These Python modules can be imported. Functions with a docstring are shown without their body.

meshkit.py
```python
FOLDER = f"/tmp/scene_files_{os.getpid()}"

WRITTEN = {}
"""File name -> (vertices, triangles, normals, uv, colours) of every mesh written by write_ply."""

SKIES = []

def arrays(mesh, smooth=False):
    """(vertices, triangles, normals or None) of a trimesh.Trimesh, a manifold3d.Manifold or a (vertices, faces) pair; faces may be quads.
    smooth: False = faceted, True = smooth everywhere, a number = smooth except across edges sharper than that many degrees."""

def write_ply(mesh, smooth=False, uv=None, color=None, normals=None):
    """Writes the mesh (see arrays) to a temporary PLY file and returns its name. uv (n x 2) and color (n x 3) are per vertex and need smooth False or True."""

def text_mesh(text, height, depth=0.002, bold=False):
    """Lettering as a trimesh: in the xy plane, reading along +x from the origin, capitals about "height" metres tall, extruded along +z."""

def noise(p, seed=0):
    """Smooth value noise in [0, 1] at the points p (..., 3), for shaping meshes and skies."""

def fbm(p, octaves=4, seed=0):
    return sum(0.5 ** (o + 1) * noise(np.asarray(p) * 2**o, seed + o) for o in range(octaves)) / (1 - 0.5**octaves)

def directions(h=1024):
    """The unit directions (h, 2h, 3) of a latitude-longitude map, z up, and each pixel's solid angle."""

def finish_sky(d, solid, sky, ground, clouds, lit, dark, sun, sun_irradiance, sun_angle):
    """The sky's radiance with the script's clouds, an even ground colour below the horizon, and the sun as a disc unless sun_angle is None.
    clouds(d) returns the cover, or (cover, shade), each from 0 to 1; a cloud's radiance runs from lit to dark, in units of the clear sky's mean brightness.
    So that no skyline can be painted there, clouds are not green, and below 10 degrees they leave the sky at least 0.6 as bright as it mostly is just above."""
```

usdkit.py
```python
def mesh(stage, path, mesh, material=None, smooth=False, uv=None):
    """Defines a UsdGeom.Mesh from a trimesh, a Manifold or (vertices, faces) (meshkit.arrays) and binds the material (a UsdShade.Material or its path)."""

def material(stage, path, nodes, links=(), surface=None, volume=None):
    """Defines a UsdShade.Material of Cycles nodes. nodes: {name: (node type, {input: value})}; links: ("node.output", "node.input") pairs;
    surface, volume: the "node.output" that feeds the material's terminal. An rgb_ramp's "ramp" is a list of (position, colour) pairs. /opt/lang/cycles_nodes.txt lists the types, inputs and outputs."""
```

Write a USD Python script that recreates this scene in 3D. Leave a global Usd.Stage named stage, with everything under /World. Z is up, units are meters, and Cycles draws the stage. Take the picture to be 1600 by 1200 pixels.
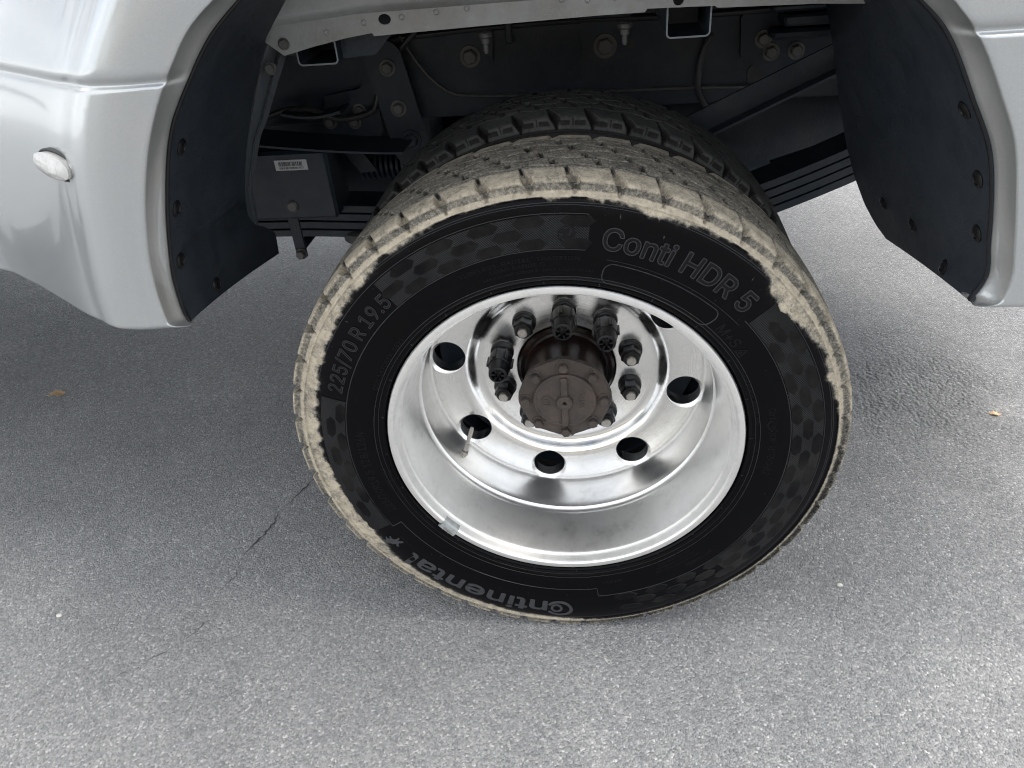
import math, numpy as np, trimesh, usdkit, meshkit
import manifold3d as m3
from scipy.interpolate import PchipInterpolator
from shapely.geometry import Polygon, LineString, Point, box as sbox
from pxr import Usd, UsdGeom, UsdLux, UsdShade, Gf, Sdf, Vt

stage = Usd.Stage.CreateInMemory()
UsdGeom.SetStageUpAxis(stage, UsdGeom.Tokens.z)
UsdGeom.SetStageMetersPerUnit(stage, 1.0)
world = UsdGeom.Xform.Define(stage, '/World')
stage.SetDefaultPrim(world.GetPrim())
UsdGeom.Scope.Define(stage, '/World/Looks')
PI = math.pi
H = 0.4                                   # height of the wheel's centre above the ground

# ------------------------------------------------------------------ camera
CAM, YAW, PITCH, ROLL, FPX = np.array([0.0506, -0.8411, 0.689 + H]), -0.1385, 0.5983, -0.0903, 1150.0
f_ = np.array([math.sin(YAW) * math.cos(PITCH), math.cos(YAW) * math.cos(PITCH), -math.sin(PITCH)])
r0 = np.cross(f_, [0, 0, 1]); r0 /= np.linalg.norm(r0); u0 = np.cross(r0, f_)
r_ = math.cos(ROLL) * r0 + math.sin(ROLL) * u0; u_ = -math.sin(ROLL) * r0 + math.cos(ROLL) * u0
cam = UsdGeom.Camera.Define(stage, '/World/camera')
cam.CreateHorizontalApertureAttr(36.0); cam.CreateVerticalApertureAttr(27.0)
cam.CreateFocalLengthAttr(36.0 * FPX / 1600)
cam.CreateClippingRangeAttr(Gf.Vec2f(0.02, 500))
M = Gf.Matrix4d(*r_, 0, *u_, 0, *(-f_), 0, *CAM, 1)
cam.AddTransformOp().Set(M)
cam.CreateExposureAttr(2.97)

# ------------------------------------------------------------------ sky and sun
SUN_AZ, SUN_EL = math.radians(76), math.radians(58)      # azimuth measured from +y towards +x
sun_dir = np.array([math.sin(SUN_AZ) * math.cos(SUN_EL), math.cos(SUN_AZ) * math.cos(SUN_EL), math.sin(SUN_EL)])
sky_mat = usdkit.material(stage, '/World/Looks/sky', {
    'sky': ('sky_texture', {'sky_type': 'single_scattering', 'sun_disc': False, 'sun_elevation': SUN_EL, 'sun_rotation': SUN_AZ, 'altitude': 50.0}),
    'tc': ('texture_coordinate', {}),
    'map': ('mapping', {'scale': (1.0, 1.0, 2.2)}),
    'n': ('noise_texture', {'scale': 2.3, 'detail': 6.0, 'roughness': 0.58}),
    'cov': ('map_range', {'from_min': 0.34, 'from_max': 0.56, 'to_min': 0.25, 'to_max': 0.95, 'clamp': True}),
    'n2': ('noise_texture', {'scale': 4.1, 'detail': 5.0, 'roughness': 0.6}),
    'cc': ('rgb_ramp', {'ramp': [(0.25, (4.5, 4.7, 4.9)), (0.5, (6.4, 6.5, 6.6)), (0.72, (9.8, 9.75, 9.6))]}),
    'mix': ('mix_color', {}),
    'bg': ('background_shader', {'strength': 0.05}),
}, [('tc.generated', 'map.vector'), ('map.vector', 'n.vector'), ('map.vector', 'n2.vector'), ('n.fac', 'cov.value'), ('n2.fac', 'cc.fac'),
    ('cov.result', 'mix.fac'), ('sky.color', 'mix.a'), ('cc.color', 'mix.b'), ('mix.result', 'bg.color')], surface='bg.background')
dome = UsdLux.DomeLight.Define(stage, '/World/sky')
UsdShade.MaterialBindingAPI.Apply(dome.GetPrim()).Bind(sky_mat)
dome.GetPrim().SetCustomDataByKey('kind', 'structure')
sun = UsdLux.DistantLight.Define(stage, '/World/sun')
sun.CreateIntensityAttr(0.18); sun.CreateAngleAttr(40.0); sun.CreateNormalizeAttr(True)
sun.CreateColorAttr(Gf.Vec3f(1.0, 0.95, 0.88))
zq = sun_dir; xq = np.cross([0, 0, 1], zq); xq /= np.linalg.norm(xq); yq = np.cross(zq, xq)
sun.AddTransformOp().Set(Gf.Matrix4d(*xq, 0, *yq, 0, *zq, 0, 0, 0, 30, 1))

# ------------------------------------------------------------------ helpers
def numbered(path):
    if not stage.GetPrimAtPath(path):
        return path
    k = 1
    while stage.GetPrimAtPath(f'{path}_{k:03d}'):
        k += 1
    return f'{path}_{k:03d}'

def xform(path, loc=(0, 0, 0)):
    x = UsdGeom.Xform.Define(stage, numbered(path))
    x.AddTranslateOp().Set(Gf.Vec3d(*map(float, loc)))
    return x.GetPrim()

def tag(prim, **kw):
    p = prim.GetPrim() if hasattr(prim, 'GetPrim') else prim
    for k, v in kw.items():
        p.SetCustomDataByKey(k, v)
    return p

def put(parent, name, mesh, mat, smooth=30, dz=0.0, attr=None, label=None):
    """one Mesh prim under parent; dz lifts wheel-centred coordinates to the ground"""
    path = numbered((str(parent.GetPath()) if parent else '/World') + '/' + name)
    if isinstance(mesh, (list,)):
        mesh = cat(mesh)
    if isinstance(mesh, tuple):
        v, f = np.array(mesh[0], float), np.array(mesh[1], int)
    else:
        v, f, _ = meshkit.arrays(mesh, False)
        v = np.array(v, float)
    v = v + np.array([0, 0, dz])
    m = usdkit.mesh(stage, path, (v, f), MAT[mat] if isinstance(mat, str) else mat, smooth=smooth)
    if attr:
        for k, a in attr.items():
            UsdGeom.PrimvarsAPI(m).CreatePrimvar(k, Sdf.ValueTypeNames.FloatArray, 'vertex').Set(Vt.FloatArray.FromNumpy(np.asarray(a, np.float32)))
    if label:
        m.GetPrim().SetCustomDataByKey('label', label)
    return m.GetPrim()

def cat(ms):
    out = []
    for m in ms:
        v, f, _ = meshkit.arrays(m, False)
        out.append((np.asarray(v, float), np.asarray(f, int)))
    n, V, F = 0, [], []
    for v, f in out:
        V.append(v); F.append(f + n); n += len(v)
    return np.vstack(V), np.vstack(F)

def box(x0, x1, y0, y1, z0, z1):
    m = trimesh.creation.box([x1 - x0, y1 - y0, z1 - z0])
    m.apply_translation([(x0 + x1) / 2, (y0 + y1) / 2, (z0 + z1) / 2])
    return m

def rbox(x0, x1, y0, y1, z0, z1, r=0.003, n=3):
    """box with chamfered edges: hull of corner octahedra"""
    pts = []
    for x, sx in ((x0, 1), (x1, -1)):
        for y, sy in ((y0, 1), (y1, -1)):
            for z, sz in ((z0, 1), (z1, -1)):
                pts += [(x + sx * r, y + sy * r, z), (x + sx * r, y, z + sz * r), (x, y + sy * r, z + sz * r)]
    return trimesh.convex.convex_hull(np.array(pts))

def grid(P, flip=False, closed_u=False):
    """P (n, m, 3) -> quads as triangles"""
    n, m = P.shape[:2]
    i, j = np.meshgrid(np.arange(n if closed_u else n - 1), np.arange(m - 1), indexing='ij')
    i2 = (i + 1) % n
    a, b, c, d = i * m + j, i2 * m + j, i2 * m + j + 1, i * m + j + 1
    f = np.concatenate([np.stack([a, b, c], -1).reshape(-1, 3), np.stack([a, c, d], -1).reshape(-1, 3)])
    if flip:
        f = f[:, ::-1]
    return P.reshape(-1, 3), f

def sheet(P, t, flip=False, off=None):
    """closed thin solid from a grid of points, thickness t along the grid's normal"""
    du = np.gradient(P, axis=0); dv = np.gradient(P, axis=1)
    nrm = np.cross(du, dv); nrm /= np.maximum(np.linalg.norm(nrm, axis=-1, keepdims=True), 1e-9)
    if flip:
        nrm = -nrm
    Q = P - nrm * t if off is None else P + np.asarray(off)
    A, B = grid(P, flip), grid(Q, not flip)
    parts = [A, B]
    for e1, e2, fl in ((P[0], Q[0], True), (P[-1], Q[-1], False), (P[:, 0], Q[:, 0], False), (P[:, -1], Q[:, -1], True)):
        parts.append(grid(np.stack([e1, e2], 0), fl ^ flip))
    return cat(parts)

def rev(profile, n=96, close=False):
    """revolve (r, y) points about the y axis"""
    p = np.array(profile, float)
    if close:
        p = np.vstack([p, p[:1]])
    t = np.arange(n) / n * 2 * PI
    P = np.stack([p[None, :, 0] * np.cos(t)[:, None], np.broadcast_to(p[None, :, 1], (n, len(p))), p[None, :, 0] * np.sin(t)[:, None]], -1)
    v, f = grid(P, closed_u=True)
    return v, f

def shifted(mesh, d):
    v, f, _ = meshkit.arrays(mesh, False)
    return np.asarray(v) + np.asarray(d), f

def extr(poly, y0, y1):
    """extrude a shapely polygon drawn in (x, z) from y0 (towards the camera) to y1"""
    out = []
    for g in getattr(poly, 'geoms', [poly]):
        m = trimesh.creation.extrude_polygon(g, y1 - y0, engine='earcut')
        v = m.vertices.copy()
        out.append((np.stack([v[:, 0], y1 - v[:, 2], v[:, 1]], -1), m.faces.copy()))
    return cat(out)

def tube(pts, rad, n=8):
    pts = np.asarray(pts, float)
    rad = np.broadcast_to(rad, len(pts))
    t = np.gradient(pts, axis=0); t /= np.linalg.norm(t, axis=1, keepdims=True)
    ref = np.array([0.13, 0.31, 0.94]); a = np.cross(t, ref); a /= np.linalg.norm(a, axis=1, keepdims=True); b = np.cross(t, a)
    ang = np.arange(n) / n * 2 * PI
    ring = pts[:, None] + rad[:, None, None] * (np.cos(ang)[None, :, None] * a[:, None] + np.sin(ang)[None, :, None] * b[:, None])
    ring = np.concatenate([ring, ring[:, :1]], 1)
    v, f = grid(ring)
    nv = len(v); caps = []
    for k, s in ((0, 1), (len(pts) - 1, -1)):
        idx = np.arange(n) + k * (n + 1)
        caps += [(idx[0], idx[i], idx[i + 1])[::s] for i in range(1, n - 1)]
    return v, np.vstack([f, np.array(caps)])

def hexbolt(x, y, z, r=0.011, h=0.011, rot=0.2, washer=1.55):
    """hex head with flange washer; the head looks towards -y, its seat at y"""
    w = rev([(0.0001, y - 0.002), (r * washer - 0.001, y - 0.0022), (r * washer, y - 0.001), (r * washer, y + 0.002)], 20)
    a = np.arange(6) / 6 * 2 * PI + rot
    P = []
    for rr, yy in ((r * 1.02, y - 0.0015), (r * 1.02, y - h * 0.85), (r * 0.82, y - h), (0.0001, y - h)):
        P.append(np.stack([rr * np.cos(a), np.full(6, yy), rr * np.sin(a)], -1))
    P = np.stack(P, 1)
    return shifted(cat([w, grid(P, closed_u=True)]), (x, 0, z))

def sstep(x, a, b):
    t = np.clip((x - a) / (b - a), 0, 1)
    return t * t * (3 - 2 * t)

# ------------------------------------------------------------------ materials
MAT = {}
def mat(name, nodes, links=(), surface='p.BSDF'):
    MAT[name] = usdkit.material(stage, '/World/Looks/' + name, nodes, list(links), surface=surface)

def simple(name, col, rough, metal=0.0, nscale=40.0, var=0.25, bump=0.0, bscale=300.0, coat=0.0, spec=0.5, dust=None, dscale=9.0, damt=0.5):
    """colour with large and small scale variation, uneven gloss and optional dust in patches"""
    c = np.array(col)
    nodes = {'tc': ('texture_coordinate', {}),
             'n': ('noise_texture', {'scale': nscale, 'detail': 6.0, 'roughness': 0.62}),
             'ra': ('rgb_ramp', {'ramp': [(0.25, tuple(c * (1 - var))), (0.75, tuple(c * (1 + var)))]}),
             'rr': ('map_range', {'from_min': 0.3, 'from_max': 0.7, 'to_min': rough * 0.82, 'to_max': min(1, rough * 1.2)}),
             'p': ('principled_bsdf', {'metallic': metal, 'coat_weight': coat, 'coat_roughness': 0.05, 'specular_ior_level': spec})}
    links = [('tc.object', 'n.vector'), ('n.fac', 'ra.fac'), ('n.fac', 'rr.value'), ('rr.result', 'p.roughness')]
    last = 'ra.color'
    if dust is not None:
        nodes['dn'] = ('noise_texture', {'scale': dscale, 'detail': 8.0, 'roughness': 0.7})
        nodes['dm'] = ('map_range', {'from_min': 0.42, 'from_max': 0.72, 'to_min': 0.0, 'to_max': damt, 'clamp': True})
        nodes['dx'] = ('mix_color', {'b': tuple(dust)})
        links += [('tc.object', 'dn.vector'), ('dn.fac', 'dm.value'), ('dm.result', 'dx.fac'), (last, 'dx.a')]
        last = 'dx.result'
    links.append((last, 'p.base_color'))
    if bump:
        nodes['bn'] = ('noise_texture', {'scale': bscale, 'detail': 3.0, 'roughness': 0.6})
        nodes['b'] = ('bump', {'strength': 1.0, 'distance': bump})
        links += [('tc.object', 'bn.vector'), ('bn.fac', 'b.height'), ('b.normal', 'p.normal')]
    mat(name, nodes, links)

# asphalt: binder with embedded grains of mixed stone, wear patches, one oil-darkened spot by the tail
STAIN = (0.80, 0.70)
mat('asphalt', {
    'tc': ('texture_coordinate', {}),
    'v': ('voronoi_texture', {'feature': 'f1', 'scale': 290.0, 'randomness': 1.0}),
    'v2': ('voronoi_texture', {'feature': 'f1', 'scale': 560.0, 'randomness': 1.0}),
    'sep': ('separate_color', {}),
    'sep2': ('separate_color', {}),
    'stone': ('rgb_ramp', {'ramp': [(0.0, (0.128, 0.129, 0.131)), (0.35, (0.172, 0.173, 0.174)), (0.75, (0.212, 0.212, 0.21)), (0.95, (0.255, 0.255, 0.25)), (0.99, (0.35, 0.345, 0.335))]}),
    'fine': ('rgb_ramp', {'ramp': [(0.0, (0.86, 0.86, 0.86)), (0.6, (1.0, 1.0, 1.0)), (1.0, (1.16, 1.16, 1.16))]}),
    'mul': ('mix_color', {'blend_type': 'multiply', 'fac': 1.0, 'use_clamp': False}),
    'big': ('noise_texture', {'scale': 2.3, 'detail': 9.0, 'roughness': 0.66}),
    'bigr': ('rgb_ramp', {'ramp': [(0.3, (0.82, 0.82, 0.825)), (0.45, (0.97, 0.97, 0.97)), (0.55, (1.02, 1.02, 1.02)), (0.68, (1.22, 1.215, 1.20))]}),
    'mul2': ('mix_color', {'blend_type': 'multiply', 'fac': 1.0, 'use_clamp': False}),
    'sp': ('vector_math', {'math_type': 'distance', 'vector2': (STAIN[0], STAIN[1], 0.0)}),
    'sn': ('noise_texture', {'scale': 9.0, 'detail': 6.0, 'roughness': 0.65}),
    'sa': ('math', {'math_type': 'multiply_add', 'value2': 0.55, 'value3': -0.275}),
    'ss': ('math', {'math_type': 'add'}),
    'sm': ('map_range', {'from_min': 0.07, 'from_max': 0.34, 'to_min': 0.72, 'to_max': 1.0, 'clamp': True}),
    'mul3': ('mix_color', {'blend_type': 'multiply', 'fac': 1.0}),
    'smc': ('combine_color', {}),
    'cst': ('voronoi_texture', {'feature': 'f1', 'scale': 118.0, 'randomness': 1.0}),
    'cinv': ('math', {'math_type': 'subtract', 'value1': 1.0}),
    'cgain': ('math', {'math_type': 'multiply', 'value2': -9.0}),
    'h4': ('math', {'math_type': 'multiply_add'}),
    'wav': ('noise_texture', {'scale': 26.0, 'detail': 4.0, 'roughness': 0.6}),
    'h1': ('math', {'math_type': 'multiply_add', 'value2': -0.9}),
    'h2': ('math', {'math_type': 'multiply_add', 'value2': 1.2}),
    'h3': ('math', {'math_type': 'multiply_add', 'value2': -0.35}),
    'b': ('bump', {'strength': 1.0, 'distance': 0.0024}),
    'rr': ('map_range', {'from_min': 0.0, 'from_max': 1.0, 'to_min': 0.58, 'to_max': 0.95}),
    'p': ('principled_bsdf', {'specular_ior_level': 0.35}),
}, [('tc.object', 'v.vector'), ('tc.object', 'v2.vector'), ('v.color', 'sep.color'), ('v2.color', 'sep2.color'), ('sep.r', 'stone.fac'), ('sep2.g', 'fine.fac'),
    ('stone.color', 'mul.a'), ('fine.color', 'mul.b'), ('tc.object', 'big.vector'), ('big.fac', 'bigr.fac'), ('mul.result', 'mul2.a'), ('bigr.color', 'mul2.b'),
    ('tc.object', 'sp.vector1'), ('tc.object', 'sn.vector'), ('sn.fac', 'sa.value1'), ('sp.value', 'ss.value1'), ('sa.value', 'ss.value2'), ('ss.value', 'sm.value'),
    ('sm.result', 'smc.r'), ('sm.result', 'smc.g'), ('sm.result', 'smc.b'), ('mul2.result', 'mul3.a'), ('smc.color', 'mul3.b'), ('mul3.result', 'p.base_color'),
    ('tc.object', 'wav.vector'), ('v.distance', 'h1.value1'), ('wav.fac', 'h2.value1'), ('h1.value', 'h2.value3'), ('v2.distance', 'h3.value1'), ('h2.value', 'h3.value3'),
    ('tc.object', 'cst.vector'), ('sm.result', 'cinv.value2'), ('cinv.value', 'cgain.value1'), ('cst.distance', 'h4.value1'), ('cgain.value', 'h4.value2'), ('h3.value', 'h4.value3'), ('h4.value', 'b.height'), ('b.normal', 'p.normal'), ('sep.g', 'rr.value'), ('rr.result', 'p.roughness')])

mat('silver_paint', {
    'tc': ('texture_coordinate', {}),
    'fl': ('voronoi_texture', {'scale': 1500.0}),
    'fs': ('separate_color', {}),
    'fr': ('rgb_ramp', {'ramp': [(0.0, (0.315, 0.325, 0.328)), (1.0, (0.36, 0.371, 0.374))]}),
    'dn': ('noise_texture', {'scale': 7.0, 'detail': 8.0, 'roughness': 0.7}),
    'dm': ('map_range', {'from_min': 0.45, 'from_max': 0.8, 'to_min': 0.0, 'to_max': 0.35, 'clamp': True}),
    'sx': ('separate_xyz', {}),
    'lowm': ('map_range', {'from_min': 0.64, 'from_max': 0.90, 'to_min': 0.75, 'to_max': 0.0, 'clamp': True}),
    'sn': ('noise_texture', {'scale': 170.0, 'detail': 4.0, 'roughness': 0.7}),
    'sm': ('map_range', {'from_min': 0.56, 'from_max': 0.70, 'to_min': 0.0, 'to_max': 0.8, 'clamp': True}),
    'sl': ('math', {'math_type': 'multiply'}),
    'da': ('math', {'math_type': 'maximum'}),
    'dx': ('mix_color', {'b': (0.36, 0.345, 0.315)}),
    'bn': ('noise_texture', {'scale': 900.0, 'detail': 1.0}),
    'b': ('bump', {'strength': 0.25, 'distance': 0.0001}),
    'p': ('principled_bsdf', {'metallic': 0.82, 'roughness': 0.32, 'coat_weight': 1.0, 'coat_roughness': 0.07, 'coat_ior': 1.55}),
}, [('tc.object', 'fl.vector'), ('fl.color', 'fs.color'), ('fs.r', 'fr.fac'), ('tc.object', 'dn.vector'), ('dn.fac', 'dm.value'), ('tc.object', 'sx.vector'), ('sx.z', 'lowm.value'), ('tc.object', 'sn.vector'), ('sn.fac', 'sm.value'), ('sm.result', 'sl.value1'), ('lowm.result', 'sl.value2'), ('sl.value', 'da.value1'), ('dm.result', 'da.value2'), ('da.value', 'dx.fac'),
    ('fr.color', 'dx.a'), ('dx.result', 'p.base_color'), ('tc.object', 'bn.vector'), ('bn.fac', 'b.height'), ('b.normal', 'p.normal')])

def tyre_mat(name, base, dry, tan, gain):
    mat(name, {
        'tc': ('texture_coordinate', {}),
        'at': ('attribute', {'attribute': 'mud'}),
        'n': ('noise_texture', {'scale': 260.0, 'detail': 6.0, 'roughness': 0.75}),
        'na': ('math', {'math_type': 'multiply_add', 'value2': 0.7 * gain, 'value3': -0.35 * gain}),
        'mask': ('math', {'math_type': 'multiply'}),
        'sum': ('math', {'math_type': 'add'}),
        'gate': ('math', {'math_type': 'minimum', 'value2': 0.22}),
        'gate2': ('math', {'math_type': 'multiply', 'value2': 4.5}),
        'ra': ('rgb_ramp', {'ramp': [(0.0, base), (0.06, tuple(np.array(base) * 1.3)), (0.25, (0.024, 0.0225, 0.020)), (0.5, dry), (0.85, tan), (1.0, tuple(np.array(tan) * 1.12))]}),
        'n2': ('noise_texture', {'scale': 75.0, 'detail': 7.0, 'roughness': 0.8}),
        'tr': ('rgb_ramp', {'ramp': [(0.3, (0.62, 0.60, 0.57)), (0.48, (0.95, 0.95, 0.94)), (0.7, (1.28, 1.27, 1.24))]}),
        'mx': ('mix_color', {'blend_type': 'multiply', 'fac': 1.0, 'use_clamp': False}),
        'rr': ('map_range', {'from_min': 0.1, 'from_max': 0.6, 'to_min': 0.29, 'to_max': 0.97, 'clamp': True}),
        'bh': ('math', {'math_type': 'multiply'}),
        'b': ('bump', {'strength': 0.9, 'distance': 0.0030}),
        'p': ('principled_bsdf', {'specular_ior_level': 0.085}),
    }, [('tc.object', 'n.vector'), ('tc.object', 'n2.vector'), ('n.fac', 'na.value1'), ('at.fac', 'gate.value1'), ('gate.value', 'gate2.value1'), ('gate2.value', 'mask.value1'), ('na.value', 'mask.value2'),
        ('at.fac', 'sum.value1'), ('mask.value', 'sum.value2'), ('sum.value', 'ra.fac'), ('ra.color', 'mx.a'), ('n2.fac', 'tr.fac'), ('tr.color', 'mx.b'), ('mx.result', 'p.base_color'),
        ('sum.value', 'rr.value'), ('rr.result', 'p.roughness'), ('n.fac', 'bh.value1'), ('sum.value', 'bh.value2'), ('bh.value', 'b.height'), ('b.normal', 'p.normal')])
tyre_mat('tyre_rubber', (0.0008, 0.0008, 0.0011), (0.140, 0.132, 0.115), (0.405, 0.358, 0.282), 1.9)
tyre_mat('old_tyre_rubber', (0.008, 0.008, 0.009), (0.062, 0.062, 0.061), (0.12, 0.115, 0.1), 0.8)
simple('letter_rubber', (0.0020, 0.0020, 0.0026), 0.36, bump=0.0004, bscale=900.0, spec=0.15)
simple('textured_letter_rubber', (0.017, 0.018, 0.020), 0.6, bump=0.0006, bscale=1200.0)
simple('relief_glint_rubber', (0.010, 0.010, 0.011), 0.3, spec=0.42)  # paler than the wall rubber, to paint glints along raised lines
simple('smooth_cell_rubber', (0.0012, 0.0012, 0.0016), 0.36, bump=0.0003, bscale=700.0, spec=0.10, dust=(0.016, 0.0155, 0.0145), dscale=14.0, damt=0.7)
mat('hatched_rubber', {
    'tc': ('texture_coordinate', {}),
    'w': ('wave_texture', {'wave_type': 'bands', 'bands_direction': 'diagonal', 'scale': 190.0, 'distortion': 0.0}),
    'n': ('noise_texture', {'scale': 30.0, 'detail': 5.0}),
    'ra': ('rgb_ramp', {'ramp': [(0.3, (0.0035, 0.0035, 0.0042)), (0.7, (0.011, 0.011, 0.0108))]}),
    'b': ('bump', {'strength': 0.8, 'distance': 0.0012}),
    'p': ('principled_bsdf', {'roughness': 0.45, 'specular_ior_level': 0.15}),
}, [('tc.object', 'w.vector'), ('w.fac', 'b.height'), ('b.normal', 'p.normal'), ('tc.object', 'n.vector'), ('n.fac', 'ra.fac'), ('ra.color', 'p.base_color')])
# polished aluminium with lathe lines, haze and a few scuffs; base warmed to paint in tan reflections
mat('polished_aluminium', {
    'tc': ('texture_coordinate', {}),
    'sx': ('separate_xyz', {}),
    'xx': ('math', {'math_type': 'multiply'}), 'zz': ('math', {'math_type': 'multiply'}), 'add': ('math', {'math_type': 'add'}), 'r': ('math', {'math_type': 'sqrt'}),
    'cv': ('combine_xyz', {'z': 0.0}),
    'rn': ('noise_texture', {'dimensions': '2D', 'scale': 900.0, 'detail': 3.0, 'roughness': 0.7}),
    'n': ('noise_texture', {'scale': 16.0, 'detail': 10.0, 'roughness': 0.74}),
    'rr': ('map_range', {'from_min': 0.3, 'from_max': 0.72, 'to_min': -0.07, 'to_max': 0.09, 'clamp': True}),
    'rb': ('map_range', {'from_min': 0.214, 'from_max': 0.226, 'to_min': 0.16, 'to_max': 0.36, 'clamp': True}),
    'ro': ('math', {'math_type': 'add'}),
    'co': ('rgb_ramp', {'ramp': [(0.3, (0.80, 0.795, 0.78)), (0.55, (0.75, 0.743, 0.725)), (0.78, (0.56, 0.54, 0.505))]}),
    'b': ('bump', {'strength': 0.5, 'distance': 0.0002}),
    'p': ('principled_bsdf', {'metallic': 1.0}),
}, [('tc.object', 'sx.vector'), ('sx.x', 'xx.value1'), ('sx.x', 'xx.value2'), ('sx.z', 'zz.value1'), ('sx.z', 'zz.value2'), ('xx.value', 'add.value1'), ('zz.value', 'add.value2'), ('add.value', 'r.value1'),
    ('r.value', 'cv.x'), ('sx.y', 'cv.y'), ('cv.vector', 'rn.vector'), ('tc.object', 'n.vector'), ('n.fac', 'rr.value'), ('r.value', 'rb.value'), ('rr.result', 'ro.value1'), ('rb.result', 'ro.value2'), ('ro.value', 'p.roughness'), ('n.fac', 'co.fac'), ('co.color', 'p.base_color'),
    ('rn.fac', 'b.height'), ('b.normal', 'p.normal')])
simple('rusty_cast_iron', (0.034, 0.0285, 0.025), 0.6, metal=0.1, nscale=45.0, var=0.4, bump=0.0011, bscale=420.0, dust=(0.085, 0.056, 0.042), dscale=30.0, damt=0.7)
simple('black_hub_paint', (0.0040, 0.0040, 0.0042), 0.34, nscale=30.0, var=0.4, bump=0.0003, bscale=300.0, spec=0.3, dust=(0.045, 0.016, 0.009), dscale=7.0, damt=0.35)
simple('black_nut', (0.005, 0.005, 0.0055), 0.34, var=0.4, spec=0.28)
simple('steel_stud', (0.36, 0.34, 0.31), 0.4, metal=0.9, nscale=300.0)
simple('zinc_weight', (0.27, 0.285, 0.28), 0.45, metal=0.5, nscale=120.0)
simple('black_plastic', (0.0045, 0.0045, 0.005), 0.36, nscale=60.0, bump=0.0003, spec=0.25)
simple('liner_plastic', (0.010, 0.0130, 0.0175), 0.55, nscale=18.0, var=0.3, bump=0.0006, bscale=500.0, spec=0.35, dust=(0.026, 0.029, 0.034), dscale=7.0, damt=0.45)
simple('chassis_haze_black', (0.0070, 0.0125, 0.0205), 0.5, nscale=14.0, var=0.35, bump=0.0007, bscale=160.0, spec=0.35, dust=(0.036, 0.039, 0.042), dscale=9.0, damt=0.6)  # black and dust colours tinted blue to paint in hazy sky light
simple('bolt_steel', (0.075, 0.073, 0.07), 0.5, metal=0.3, nscale=80.0)
simple('galvanised_steel', (0.24, 0.245, 0.245), 0.46, metal=0.5, nscale=16.0, var=0.25, bump=0.0004, bscale=260.0, dust=(0.17, 0.16, 0.14), dscale=11.0, damt=0.7)
simple('cut_edge', (0.15, 0.165, 0.18), 0.4, metal=0.6)
simple('white_label', (0.34, 0.34, 0.34), 0.5, var=0.04)
simple('black_ink', (0.015, 0.015, 0.016), 0.6)
simple('grey_filler', (0.050, 0.056, 0.062), 0.5)
mat('clear_lens', {'p': ('principled_bsdf', {'base_color': (0.97, 0.96, 0.93), 'roughness': 0.05, 'transmission_weight': 0.75, 'ior': 1.45})})
simple('lamp_reflector', (0.30, 0.295, 0.28), 0.3, metal=0.7, nscale=150.0)
simple('dark_gasket', (0.02, 0.02, 0.021), 0.5)
simple('dry_leaf', (0.36, 0.25, 0.14), 0.7, nscale=90.0, var=0.3)
simple('pale_leaf', (0.50, 0.33, 0.18), 0.7, nscale=90.0, var=0.25)
simple('pale_pebble', (0.46, 0.45, 0.41), 0.8, nscale=120.0, var=0.2)
simple('crack_shadow', (0.040, 0.040, 0.041), 0.95, nscale=200.0)
simple('window_glass', (0.02, 0.022, 0.024), 0.05)

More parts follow.
